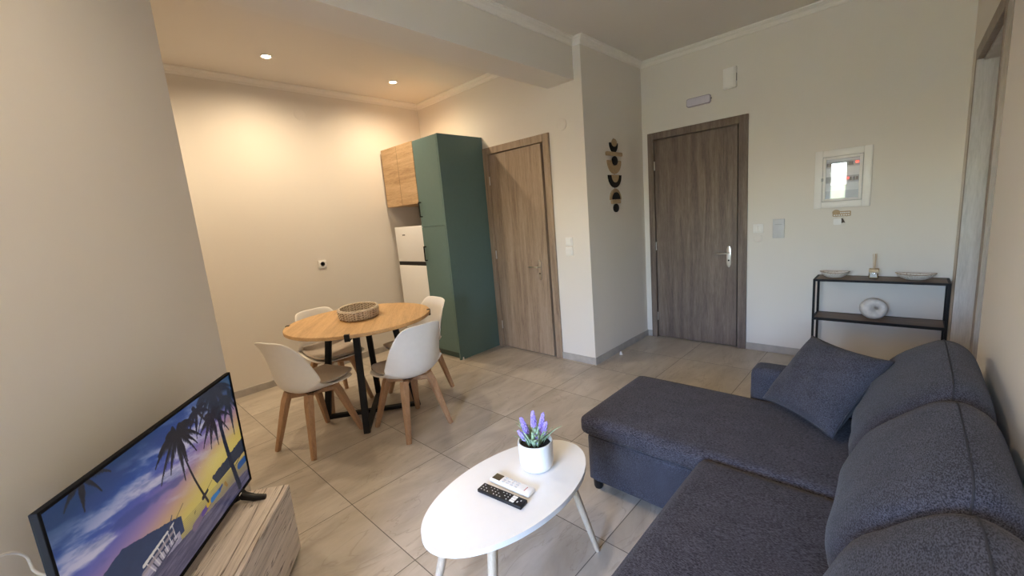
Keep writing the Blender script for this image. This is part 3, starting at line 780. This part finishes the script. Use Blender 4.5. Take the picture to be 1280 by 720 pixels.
stops = [(0.0, (22, 58, 104)), (.20, (44, 76, 150)), (.36, (92, 92, 165)), (.50, (150, 120, 160)), (.62, (190, 150, 128)), (.76, (204, 176, 92)), (.90, (210, 190, 96)), (1.0, (190, 160, 100))]
for (p0, c0), (p1, c1) in zip(stops[:-1], stops[1:]):
    mk = (g >= p0) & (g <= p1); t = (g-p0)/(p1-p0); I[mk] = lerp(A3(*c0), A3(*c1), t)[mk]
cl = vnoise(uu*1.0+vv*.25, vv*1.0-.45*uu+.6, 5, 11, 3, 6)
cm = sst(cl, .44, .66)*np.exp(-((vv-.34+.25*(uu-.3))/.24)**2)
I = lerp(I, A3(198, 190, 208), np.clip(cm*.95, 0, 1)); cd = sst(vnoise(uu+.3*vv, vv-.3*uu+.5, 4, 9, 9, 5), .52, .68)*(vv < .5)
I = lerp(I, A3(40, 62, 120), cd*.45)
I = lerp(I, A3(24, 64, 92), sst(uu, .62, .95)*sst(-vv, -.34, -.05)*.75)
sun = np.exp(-(((uu-.77)/.16)**2+((vv-.55)/.10)**2)); I = lerp(I, A3(228, 208, 122), np.clip(sun*.65, 0, 1))
# sea, horizon bands
hz = .70+.10*(uu-.45); I = lerp(I, lerp(np.broadcast_to(A3(200, 180, 100), I.shape), A3(120, 112, 110), sst(vv, .70, .90)), sst(vv-hz, -.004, .004)*.8)
for k in range(9):
    yv = hz+.012+.013*k; I = lerp(I, A3(110, 96, 70), np.exp(-((vv-yv)/.0022)**2)*.6*(uu > .42))
# island at left
ihill = .52+.75*np.abs(uu-.215)**1.35+.012*vnoise(uu, uu*0+.5, 50, 1, 5, 3); ihill = np.where(uu < .20, .485+.35*np.maximum(0, .2-uu)+.01*vnoise(uu, uu*0+.3, 60, 1, 6, 3), .483+.62*np.maximum(0, uu-.2)+.012*vnoise(uu, uu*0+.5, 60, 1, 5, 3))
isl = (vv > ihill) & (vv < .78) & (uu < .475)
I[isl] = lerp(A3(20, 46, 84)+0*I, A3(34, 58, 96), vnoise(uu, vv, 30, 30, 8, 3))[isl]
# headland right
hl = .640-.16*np.maximum(0, uu-.70)+.02*vnoise(uu, uu*0+.2, 60, 1, 15, 3); mk = (vv > hl) & (vv < .735) & (uu > .70+.35*(vv-.64)); I[mk] = A3(44, 54, 70)
# sand
sd = .815+.16*(uu-.48)+.012*vnoise(uu, vv, 12, 8, 21, 3); mk = vv > sd
tex = vnoise(uu*.8+vv*2, vv*1.2, 18, 60, 12, 4); I[mk] = lerp(A3(58, 58, 88)+0*I, A3(108, 104, 128), np.clip((tex-.25)*1.8, 0, 1))[mk]
# shallow water / reflections at the left below the island
mk = (vv > .74) & (vv <= sd) & (uu < .45); I[mk] = lerp(A3(120, 116, 150)+0*I, A3(210, 196, 190), vnoise(uu+vv, vv, 20, 40, 31, 4))[mk]
def seg(x0, y0, x1, y1):
    px, py = (uu-x0)*1.78, vv-y0; dx, dy = (x1-x0)*1.78, y1-y0; t = np.clip((px*dx+py*dy)/(dx*dx+dy*dy+1e-12), 0, 1)
    return np.hypot(px-t*dx, py-t*dy), t
def stroke(x0, y0, x1, y1, w0, w1, c, a=1.0):
    global I
    d, t = seg(x0, y0, x1, y1); w = w0+(w1-w0)*t
    I = lerp(I, A3(*c), np.clip((w-d)/.003+.5, 0, 1)*a)
# outrigger boat
for k in range(11):
    f = k/10; stroke(.27+.15*f, .70-.045*f, .30+.125*f, .80-.02*f, .004, .004, (40, 46, 70) if k % 2 else (206, 198, 200))
stroke(.26, .70, .43, .655, .012, .006, (214, 205, 196)); stroke(.29, .82, .43, .77, .010, .006, (60, 64, 92)); stroke(.40, .66, .43, .60, .010, .004, (60, 64, 90))
stroke(.43, .66, .50, .60, .003, .002, (40, 42, 50)); stroke(.25, .74, .42, .70, .014, .010, (170, 150, 150), .8)
# boards and kayaks on the sand
stroke(.535, .835, .60, .815, .030, .022, (112, 94, 120)); stroke(.60, .815, .66, .80, .022, .018, (84, 60, 140)); stroke(.64, .80, .675, .79, .02, .018, (196, 160, 52)); stroke(.675, .80, .74, .80, .022, .016, (24, 112, 180)); stroke(.74, .795, .765, .785, .012, .010, (40, 70, 130)); stroke(.79, .80, .80, .83, .016, .012, (150, 110, 50))
stroke(.93, .80, .99, .80, .030, .03, (40, 84, 140)); stroke(.90, .76, .99, .72, .004, .004, (36, 40, 56)); stroke(.64, .70, .70, .665, .003, .002, (50, 48, 50)); stroke(.55, .75, .56, .735, .004, .002, (50, 48, 50))
# palms
def palm(cx, cy, n, L, seed, bx=None, by=None, w=.010, col=(24, 28, 40)):
    r = np.random.default_rng(seed)
    if bx is not None:
        px, py = cx, cy
        for k in range(1, 9):
            f = k/8; qx = cx+(bx-cx)*f-.018*sin(pi*f); qy = cy+(by-cy)*f; stroke(px, py, qx, qy, w*(.65+.4*f), w*(.7+.4*f), col); px, py = qx, qy
    for k in range(n):
        a = 2*pi*k/n+r.uniform(-.18, .18); l = L*r.uniform(.8, 1.15); px, py = cx, cy
        for s in range(1, 8):
            f = s/7; qx = cx+cos(a)*l*f/1.78; qy = cy+sin(a)*l*f*.75+.55*l*f*f
            stroke(px, py, qx, qy, .005, .004, col)
            for q in (-1, 1):
                for e in (0, .25, .5, .75):
                    mx_, my_ = px+(qx-px)*e, py+(qy-py)*e; ll = .085*(1.12-f)*(.35+min(1, 2.2*f))*L/.22
                    stroke(mx_, my_, mx_+(cos(a)*.35*ll+q*.35*ll*sin(a))/1.78, my_+ll*(.75+.1*q), .0045, .0012, col)
            px, py = qx, qy
palm(.845, .02, 13, .30, 3, .90, .96, .027, (18, 34, 56)); palm(.80, .20, 9, .22, 8, None, None, col=(20, 26, 44)); palm(.70, .08, 7, .16, 18, None, None, col=(22, 28, 48))
palm(.955, .16, 8, .24, 21, col=(22, 40, 58)); palm(.553, .12, 14, .24, 5, .648, .78, .0095); palm(.13, -.04, 7, .16, 12)
stroke(.62, .715, .66, .70, .016, .010, (28, 32, 46))
I = np.clip(I/255.0, 0, 1); I = np.where(I <= .04045, I/12.92, ((I+.055)/1.055)**2.4)
xs = np.linspace(.009, Lt-.009, NU+1); zs = np.linspace(tz1-.009, tz0+.012, NV_+1)
verts = np.zeros(((NU+1)*(NV_+1), 3)); gx_, gz_ = np.meshgrid(xs[::-1], zs); verts[:, 0] = gx_.ravel(); verts[:, 1] = -.0015; verts[:, 2] = gz_.ravel()
idx = np.arange((NU+1)*(NV_+1)).reshape(NV_+1, NU+1)
faces = np.stack([idx[:-1, :-1], idx[1:, :-1], idx[1:, 1:], idx[:-1, 1:]], -1).reshape(-1, 4)
me = bpy.data.meshes.new('screen'); me.from_pydata(verts.tolist(), [], faces.tolist())
ca = me.color_attributes.new('picture', 'FLOAT_COLOR', 'CORNER')
cc = np.ones((len(faces)*4, 4), np.float32); cc[:, :3] = np.repeat(I.reshape(-1, 3), 4, 0); ca.data.foreach_set('color', cc.ravel())
m, nt, b = newmat('screen_picture')
at_ = nd(nt, 'ShaderNodeAttribute', attribute_name='picture'); b.inputs['Base Color'].default_value = (.01, .01, .012, 1); b.inputs['Roughness'].default_value = .25
nt.links.new(at_.outputs['Color'], b.inputs['Emission Color']); b.inputs['Emission Strength'].default_value = .55
me.materials.append(m); so = bpy.data.objects.new('screen', me); COL.objects.link(so); so.parent = tv

# white cable looping from the wall to the back of the set
_k = [(-1.384, -.345, .70), (-1.395, -.30, .755), (-1.43, -.258, .79), (-1.485, -.231, .784), (-1.511, -.212, .764), (-1.526, -.201, .737), (-1.530, -.199, .712), (-1.526, -.196, .694), (-1.520, -.180, .672), (-1.520, -.14, .645), (-1.53, -.090, .625)]
CABLE = []
for i in range(len(_k)-1):
    p0, p1, p2, p3 = [Vector(_k[min(max(i+q, 0), len(_k)-1)]) for q in (-1, 0, 1, 2)]
    for j in range(5):
        f = j/5; CABLE.append(.5*((2*p1)+(p2-p0)*f+(2*p0-5*p1+4*p2-p3)*f*f+(3*p1-p0-3*p2+p3)*f**3))
CABLE.append(Vector(_k[-1]))
o = link('power_cable', sweep(CABLE, .0036, 8), MT['white'], None, smooth=60)
tag(o, 'thin white cable looping out behind the near end of the television', 'cable')

# ------------------------------------------------------------------ coffee table and what stands on it
ct = thing('coffee_table', 'white oval coffee table on splayed pale wooden legs', 'table', (-1.045, .992, 0), radians(-2))
CZ = .452
ov = [(.213*cos(2*pi*k/96), .379*sin(2*pi*k/96)) for k in range(96)]
link('tabletop', prism(ov, CZ-.020, CZ, bev=.003), MT['tablewhite'], ct, smooth=40)
for sx in (-1, 1):
    for sy in (-1, 1):
        l = link('leg', transform(sweep([(sx*.100, sy*.225, CZ-.020), (sx*.162, sy*.336, .006), (sx*.163, sy*.338, 0)], [.018, .0115, .010], 18), Matrix.Rotation(radians(6), 4, 'Z')), MT['leglight'], ct, smooth=40)
        link('mount_plate', lathe([(.03, -.004), (.03, 0)], 20, tuple(Matrix.Rotation(radians(6), 4, 'Z') @ Vector((sx*.100, sy*.225, CZ-.020)))), MT['black'], l)

pot = thing('potted_lavender', 'white textured pot of artificial lavender on the oval coffee table', 'potted plant', (-1.048, 1.148, CZ)); pot.scale = (1.12, 1.12, 1.12)
n, P = 60, []
prof = [(.050, .002), (.057, .006), (.0605, .02)] + [(.0605+.0015*k/8, .02+.076*k/8) for k in range(1, 9)] + [(.0625, .100), (.0615, .103), (.058, .103), (.0565, .098), (.056, .086)]
bm = NB(); rings = []
for i, (r_, z) in enumerate(prof):
    ring = []
    for k in range(n):
        e = .0011*((-1)**(i+k)) if 2 < i < 11 else 0
        ring.append(bm.verts.new(((r_+e)*cos(2*pi*k/n), (r_+e)*sin(2*pi*k/n), z)))
    rings.append(ring)
for i in range(len(rings)-1):
    for k in range(n): bm.faces.new((rings[i][k], rings[i][(k+1) % n], rings[i+1][(k+1) % n], rings[i+1][k]))
bm.faces.new(rings[0][::-1])
link('pot', bm, MT['ceramic'], pot, smooth=50)
link('soil', lathe([(.001, .070), (.0563, .070), (.0565, .086), (.04, .089), (.001, .091)], 32), MT['soil'], pot, smooth=60)
def ico(bm, c, r, sub=1, s=(1, 1, 1)):
    t = bmesh.new(); bmesh.ops.create_icosphere(t, subdivisions=sub, radius=r)
    for v in t.verts: v.co = Vector((v.co.x*s[0]+c[0], v.co.y*s[1]+c[1], v.co.z*s[2]+c[2]))
    merge(bm, t)
view = Vector((1.03, -1.13, 0)).normalized(); side = Vector((view.y*-1, view.x, 0)) * -1   # side: to the right in the photo
side = Vector((.74, .67, 0))
def pp(s, d, z): q = side*s - view*d; return Vector((q.x, q.y, z))
SP = [(-.043, .0, .190, .060, 0), (-.055, -.018, .150, .046, 0), (.0, .012, .204, .054, 0), (.006, -.032, .146, .046, 0), (.036, .008, .196, .066, 0), (.044, -.012, .172, .05, 0)]
for s, d, zt, h, lean in SP:
    base = pp(s*.35, d*.5, .088); top = pp(s, d, zt)
    st = link('flower_stem', sweep([base, base.lerp(top, .5)+Vector((0, 0, .006)), top], .0018, 6), MT['leaf'], pot)
    bm = NB(); ax = (top-base).normalized()
    nl = 9
    for i in range(nl):
        f = i/(nl-1); c = top - ax*h*(1-f)*.95; rr_ = .0085*(1-.55*f**2)*(0.75+.25*min(1, 4*f+.3)); m_ = 6 if f < .9 else 3
        for k in range(m_):
            a = 2*pi*k/m_+i*.5+random.uniform(-.2, .2)
            ico(bm, c+Vector((cos(a)*rr_, sin(a)*rr_, random.uniform(-.002, .002))), .0042*(1-.3*f), 1, (1, 1, 1.25))
        ico(bm, c, .006*(1-.4*f))
    link('flower_spike', bm, MT['bloom'], st)
for k in range(46):
    a = random.uniform(0, 2*pi); r0 = random.uniform(.005, .030); L = random.uniform(.045, .092); out = random.uniform(.25, 1.05)
    b0 = Vector((cos(a)*r0, sin(a)*r0, .088)); d = Vector((cos(a), sin(a), 0)); sd_ = Vector((-sin(a), cos(a), 0))
    P = []
    for i in range(6):
        f = i/5; c = b0+d*(L*out*f*(.5+.5*f))*.8+Vector((0, 0, L*f*(1-.22*out*f))); w = .0066*sin(pi*(.12+.86*f))+.0004
        P.append([tuple(c-sd_*w), tuple(c+Vector((0, 0, -.0012))), tuple(c+sd_*w)])
    o = link('leaf', grid_bm(P), MT['leaf'], pot, smooth=180); mm = o.modifiers.new('thick', 'SOLIDIFY'); mm.thickness = .0008

rb = thing('remote_control', 'slim black television remote on the coffee table', 'remote control', (-1.026, .921, CZ), radians(7))
link('body', box((-.100, -.0225, .0005), (.100, .0225, .0145), .004, 3), MT['blackplastic'], rb, smooth=40)
for i in range(9):
    for j in range(3):
        if (i+j) % 4 == 3: continue
        link('button', box((-.088+i*.0145, -.0155+j*.0125, .0140), (-.0835+i*.0145, -.0115+j*.0125, .0153), .0006, 1), MT['lightgrey'], rb)
for j in range(3): link('shortcut_key', box((.044, -.0165+j*.0115, .0140), (.064, -.0065+j*.0115, .0155), .001, 1), MT['white'], rb)
for j in range(2): link('button', box((.072+.009*j, -.010+.012*j, .0140), (.077+.009*j, -.002+.010*j, .0153), .0006, 1), MT['lightgrey'], rb)
rw = thing('remote_control', 'white air conditioner remote with small display beside the pot', 'remote control', (-1.037, .987, CZ), radians(4.5))
link('body', box((-.094, -.0235, .0005), (.094, .0235, .0185), .006, 3), MT['white'], rw, smooth=40)
link('display', box((-.086, -.0165, .0180), (-.048, .0165, .0192), .0006, 1), MT['lcd'], rw)
for i in range(4):
    for j in range(3):
        link('button', box((-.038+i*.020, -.0165+j*.0125, .0180), (-.026+i*.020, -.0090+j*.0125, .0197), .0016, 1), MT['lightgrey'], rw)
bm = NB()
for k in range(6): add_box(bm, (.066, -.013+k*.0042, .0182), (.0695, -.0100+k*.0042, .0188))
link('logo', bm, M_plain('red_print', (.45, .06, .06), .5), rw)

# ------------------------------------------------------------------ sofa
sf = thing('corner_sofa', 'dark slate blue fabric corner sofa with chaise along the right wall', 'sofa')
SZ = .42
Y0, Y1, Y2 = .42, 1.645, 2.325          # near end, seam, chaise far side
link('chaise_base', transform(puff((1.37, .655, .255), .016, (0, .004, 0), 10), Matrix.Translation((-1.150+.685, (Y1+Y2)/2, .1975))), MT['sofab'], sf, smooth=180)
def cushion_mesh(x0, x1, y0, y1, z0, z1, r=.032, b=.012, seed=1, n=20):
    return transform(puff((x1-x0, y1-y0, z1-z0), r, (.006, .004, b), n, .0015, seed), Matrix.Translation(((x0+x1)/2, (y0+y1)/2, (z0+z1)/2)))
link('chaise_cushion', cushion_mesh(-1.190, .10, Y1+.004, Y2, .315, SZ, .036, .012, 2), MT['sofa'], sf, smooth=180)
link('seat_base', transform(puff((.755, Y1-Y0-.01, .255), .016, (0, 0, 0), 8), Matrix.Translation((-.540+.3775, (Y0+Y1)/2-.005, .1975))), MT['sofab'], sf, smooth=180)
link('seat_cushion', cushion_mesh(-.575, .10, Y0+.01, Y1-.004, .315, SZ+.002, .034, .010, 3), MT['sofa'], sf, smooth=180)
link('back_frame', transform(puff((.115, Y2-Y0+.10, .60), .03, (0, 0, 0), 8), Matrix.Translation((.172, (Y0+Y2)/2+.05, .38))), MT['sofab'], sf, smooth=180)
link('armrest', transform(puff((.76, .145, .51), .035, (.004, .006, .004), 12), Matrix.Translation((-.185, Y2+.080, .320))), MT['sofab'], sf, smooth=180)
for (x, y) in ((-1.13, 1.715), (-1.13, 2.26), (-.47, .50), (.17, .50), (.17, 2.36), (-.50, 2.38), (-.52, 1.60)):
    link('foot', lathe([(.020, 0), (.024, .01), (.027, .072)], 18, (x, y, 0)), MT['blackplastic'], sf, smooth=40)

# back cushions: swept profile with a seam ridge, swelling between the ends
BPROF = [(-.020, .405), (-.070, .425), (-.105, .480), (-.110, .545), (-.090, .620), (-.045, .700), (.020, .770), (.085, .818), (.130, .836), (.172, .826), (.206, .795), (.226, .740), (.230, .650), (.225, .55), (.20, .46), (.12, .415), (.05, .40)]
def back_cushion(y0, y1, seed, topz=0.0):
    n = len(BPROF); ns = 26; P = []
    cx, cz = .075, .61; r = np.random.default_rng(seed); ph = r.uniform(0, 6.28, 6)
    L = y1-y0
    for i in range(ns+1):
        f = i/ns; f2 = .5-.5*cos(pi*f); e = abs(2*f2-1)
        s = (1-e**7)**.5 if e < 1 else 0
        s = .30+.70*s if e < .9999 else .30
        bulge = 1+.05*(1-e*e)
        row = []
        for k in range(n*3):
            t = k/3; a = int(t) % n; fr_ = t-int(t)
            p0, p1, p2, p3 = [BPROF[(a+q) % n] for q in (-1, 0, 1, 2)]
            c = [.5*((2*p1[d])+(-p0[d]+p2[d])*fr_+(2*p0[d]-5*p1[d]+4*p2[d]-p3[d])*fr_**2+(-p0[d]+3*p1[d]-3*p2[d]+p3[d])*fr_**3) for d in (0, 1)]
            x, z = c
            if x < .12: x = cx+(x-cx)*s*bulge
            else: x = cx+(x-cx)*(.55+.45*s)
            z = cz+(z-cz)*(.40+.60*s)+topz*(z > .7)*s
            w = .0035*sin(23*f2*L*3+ph[0]+9*z)*sin(8*z+ph[1])+.003*sin(41*z+17*f2*L+ph[2])*(z > .5)
            x += w*(1 if x < .1 else 0)
            y = y0+L*f2
            row.append((x, y, z))
        row.append(row[0]); P.append(row)
    bm = grid_bm(P); bmesh.ops.remove_doubles(bm, verts=bm.verts[:], dist=1e-5)
    bm.edges.ensure_lookup_table()
    be = [e for e in bm.edges if len(e.link_faces) == 1]
    bmesh.ops.holes_fill(bm, edges=be, sides=0); bmesh.ops.recalc_face_normals(bm, faces=bm.faces[:])
    o = link('back_cushion', bm, MT['sofab'], sf, smooth=180)
    # piping along the ridge
    kr = 8*3; pts = [Vector(P[i][kr])+Vector((0, 0, .0005)) for i in range(1, ns)]
    link('seam', sweep(pts, .0022, 6), MT['seam'], o, smooth=60)
    return o
back_cushion(1.700, 2.400, 1, .004); back_cushion(1.125, 1.735, 2, .0); back_cushion(.50, 1.150, 3, -.006)

# loose scatter cushion
e1 = Vector((.77, -.64, 0)).normalized(); e2 = Vector((.158, .21, .275)).normalized(); e3 = e1.cross(e2).normalized()
cp = NB(); bmesh.ops.create_cube(cp, size=2); bmesh.ops.subdivide_edges(cp, edges=cp.edges[:], cuts=22, use_grid_fill=True)
for v in cp.verts:
    x, y, z = v.co
    th = .072*((1-abs(x)**2.6)*(1-abs(y)**2.6))**.55+.006
    pin = 1-.085*(1-abs(x)**2)*abs(y)**3; pin2 = 1-.085*(1-abs(y)**2)*abs(x)**3
    w = .004*sin(9*x+5*y)+.003*sin(17*y-6*x)
    v.co = Vector((x*.196*pin2, y*.196*pin, z*th+w*(1-x*x)*(1-y*y)))
Mt = Matrix(((e1.x, e2.x, e3.x, 0), (e1.y, e2.y, e3.y, 0), (e1.z, e2.z, e3.z, 0), (0, 0, 0, 1)))
sc_ = thing('scatter_cushion', 'loose square slate blue cushion leaning in the chaise corner', 'cushion', (-.246, 2.205, .612))
po = link('cover', transform(cp, Mt), MT['sofab'], sc_, smooth=180)
ed = []
for k in range(97):
    t = 2*pi*k/96; c, s = cos(t), sin(t); q = max(abs(c), abs(s)); x, y = c/q, s/q
    pin = 1-.085*(1-abs(x)**2)*abs(y)**3; pin2 = 1-.085*(1-abs(y)**2)*abs(x)**3
    ed.append(Mt @ Vector((x*.197*pin2, y*.197*pin, 0)))
link('piping', sweep(ed, .0035, 6, cap=False), MT['seam'], sc_, smooth=60)

# ------------------------------------------------------------------ metal shelf and its ornaments
FX0, FX1, FY0, FY1, FZ, FM = -.542, .240, 4.105, 4.352, .756, .437
sh = thing('console_table', 'narrow black metal console shelf with walnut boards on far wall', 'shelf unit', (FX0, FY0, 0))
Ws, Ds = FX1-FX0, FY1-FY0; bt = .016
for x in (0, Ws-bt):
    for y in (0, Ds-bt): link('leg', box((x, y, 0), (x+bt, y+bt, FZ), .0015, 1), MT['black'], sh)
for nm, z in (('top', FZ), ('mid', FM)):
    bm = NB(); a = z-bt-.004 if nm == 'mid' else z-bt
    for y in (0, Ds-bt): add_box(bm, (bt, y, a), (Ws-bt, y+bt, a+bt+(.004 if nm == 'mid' else 0)), .001, 1)
    for x in (0, Ws-bt): add_box(bm, (x, bt, a), (x+bt, Ds-bt, a+bt+(.004 if nm == 'mid' else 0)), .001, 1)
    link('shelf_rail', bm, MT['black'], sh)
    link('shelf_board', box((bt, bt, z-.014), (Ws-bt, Ds-bt, z-.0005), .001, 1), MT['walnut'], sh)

m, nt, b = newmat('speckled_glaze'); MT['glaze'] = m
tcn = nd(nt, 'ShaderNodeTexCoord'); n1 = nd(nt, 'ShaderNodeTexNoise', Scale=140.0, Detail=2.0); nt.links.new(tcn.outputs['Object'], n1.inputs['Vector'])
nt.links.new(ramp(nt, n1.outputs['Fac'], [(0.32, (.30, .21, .13)), (0.39, (.72, .69, .63)), (.7, (.80, .77, .72))]), b.inputs['Base Color']); b.inputs['Roughness'].default_value = .4
MT['rimbrown'] = M_plain('brown_rim_glaze', (.30, .20, .12), .5, var=.4, scale=120)
def dish(label, loc, rz, L, Wd, h):
    r = thing('dish', label, 'dish', loc, rz)
    def outline(s, n=56):
        P = []
        for k in range(n):
            t = 2*pi*k/n; P.append((L/2*s*cos(t), Wd/2*s*sin(t)*(1-.35*cos(t)**6)))
        return P
    levels = [(.38, 0), (.46, .002), (.72, h*.35), (.92, h*.78), (1.0, h), (.975, h+.002), (.90, h*.82), (.70, h*.42), (.45, .008), (.05, .006)]
    bm = NB(); rings = [[bm.verts.new((x, y, z+(.010*(x/(L/2))**2*(z/h) if z > .01 else 0))) for x, y in outline(s)] for s, z in levels]
    for i in range(len(rings)-1):
        for k in range(56): bm.faces.new((rings[i][k], rings[i][(k+1) % 56], rings[i+1][(k+1) % 56], rings[i+1][k]))
    bm.faces.new(rings[0][::-1]); bm.faces.new(rings[-1])
    link('bowl', bm, MT['glaze'], r, smooth=60)
    pts = [(x, y, h+.001+.010*(x/(L/2))**2) for x, y in outline(.988)]; pts.append(pts[0])
    link('rim', sweep(pts, .0022, 6, cap=False), MT['rimbrown'], r, smooth=60)
dish('small speckled boat-shaped dish on the left end of the black shelf', (-.415, 4.215, FZ+.0005), radians(8), .195, .12, .042)
dish('long speckled boat-shaped dish on the right end of the black shelf', (.058, 4.225, FZ+.0005), radians(-4), .225, .12, .040)
df = thing('reed_diffuser', 'square glass reed diffuser with wooden cap and sticks on black shelf', 'diffuser', (-.176, 4.245, FZ))
link('bottle', box((-.029, -.029, .0005), (.029, .029, .050), .004, 2), MT['bottle'], df, smooth=40)
link('oil', box((-.0255, -.0255, .003), (.0255, .0255, .030), .002, 1), M_plain('amber_oil', (.45, .36, .22), .2), df)
link('paper_label', box((-.020, -.0302, .012), (.020, -.0290, .040)), MT['lightgrey'], df)
link('wooden_cap', box((-.029, -.029, .050), (.029, .029, .074), .002, 1), M_plain('pale_cap_wood', (.55, .42, .27), .6, var=.12, scale=50), df)
for dx, dy in ((-.010, .0), (.012, .004), (.002, .008), (.006, -.006)):
    link('reed', sweep([(dx*.3, dy*.3, .060), (dx, dy, .190)], .0017, 6), M_plain('reed', (.62, .46, .30), .7), df)
vs = thing('ring_vase', 'white lumpy ring-shaped ceramic ornament on the lower shelf board', 'vase', (-.160, 4.225, FM))
bm = NB(); nM, nm_ = 56, 28; rings = []
for i in range(nM):
    a = 2*pi*i/nM; r_ = .0365+.010*cos(a-radians(205)); Rm = .049+.004*cos(a-radians(205)); ring = []
    for k in range(nm_):
        q = 2*pi*k/nm_; l = Rm+r_*cos(q); wob = 1+.015*sin(3*a+2*q)
        x = l*cos(a)*wob-.004; z = l*sin(a)*wob*.95; y = r_*1.05*sin(q)*wob
        ring.append(bm.verts.new((x+.012, y, z)))
    rings.append(ring)
for i in range(nM):
    for k in range(nm_): bm.faces.new((rings[i][k], rings[(i+1) % nM][k], rings[(i+1) % nM][(k+1) % nm_], rings[i][(k+1) % nm_]))
bmesh.ops.recalc_face_normals(bm, faces=bm.faces[:])
zmin = min(v.co.z for v in bm.verts)
for v in bm.verts: v.co.z = max(v.co.z-zmin, .004)-.004+.0005
link('ring_body', bm, M_plain('rough_white_glaze', (.72, .69, .65), .45, var=.10, scale=40), vs, smooth=180)

# ------------------------------------------------------------------ daylight, camera, view
w = bpy.data.worlds.new('sky'); SC.world = w; w.use_nodes = True
nt = w.node_tree; bg = nt.nodes['Background']
sk = nt.nodes.new('ShaderNodeTexSky'); sk.sky_type = 'NISHITA'; sk.sun_disc = False; sk.sun_elevation = radians(38); sk.sun_rotation = radians(120); sk.air_density = 1.0; sk.dust_density = 1.2; sk.ozone_density = 2.0
tn_ = nd(nt, 'ShaderNodeVectorMath', operation='MULTIPLY'); tn_.inputs[1].default_value = (.86, .93, 1.06); nt.links.new(sk.outputs[0], tn_.inputs[0])
nt.links.new(tn_.outputs[0], bg.inputs['Color']); bg.inputs['Strength'].default_value = 9.0
CP = [521.0217216452371, 0.7662553607112387, -0.16747733149534544, -0.0838101279706249, 1.4554629168556448]
F, yaw, pit, rol, cz = CP
fw = Vector((-sin(yaw)*cos(pit), cos(yaw)*cos(pit), sin(pit))); rt = Vector((cos(yaw), sin(yaw), 0)); up = rt.cross(fw)
r2 = rt*cos(rol)+up*sin(rol); u2 = -rt*sin(rol)+up*cos(rol)
cam = bpy.data.cameras.new('camera'); cam.sensor_width = 36; cam.lens = F*36/1280; cam.clip_start = .02
co = bpy.data.objects.new('camera', cam); COL.objects.link(co)
co.matrix_world = Matrix(((r2.x, u2.x, -fw.x, 0), (r2.y, u2.y, -fw.y, 0), (r2.z, u2.z, -fw.z, cz), (0, 0, 0, 1)))
SC.camera = co
SC.view_settings.view_transform = 'Standard'; SC.view_settings.look = 'None'; SC.view_settings.gamma = 1; SC.view_settings.use_curve_mapping = False
SC.view_settings.exposure = 0.28
SC.cycles.use_denoising = True
SC.cycles.max_bounces = 12; SC.cycles.diffuse_bounces = 8
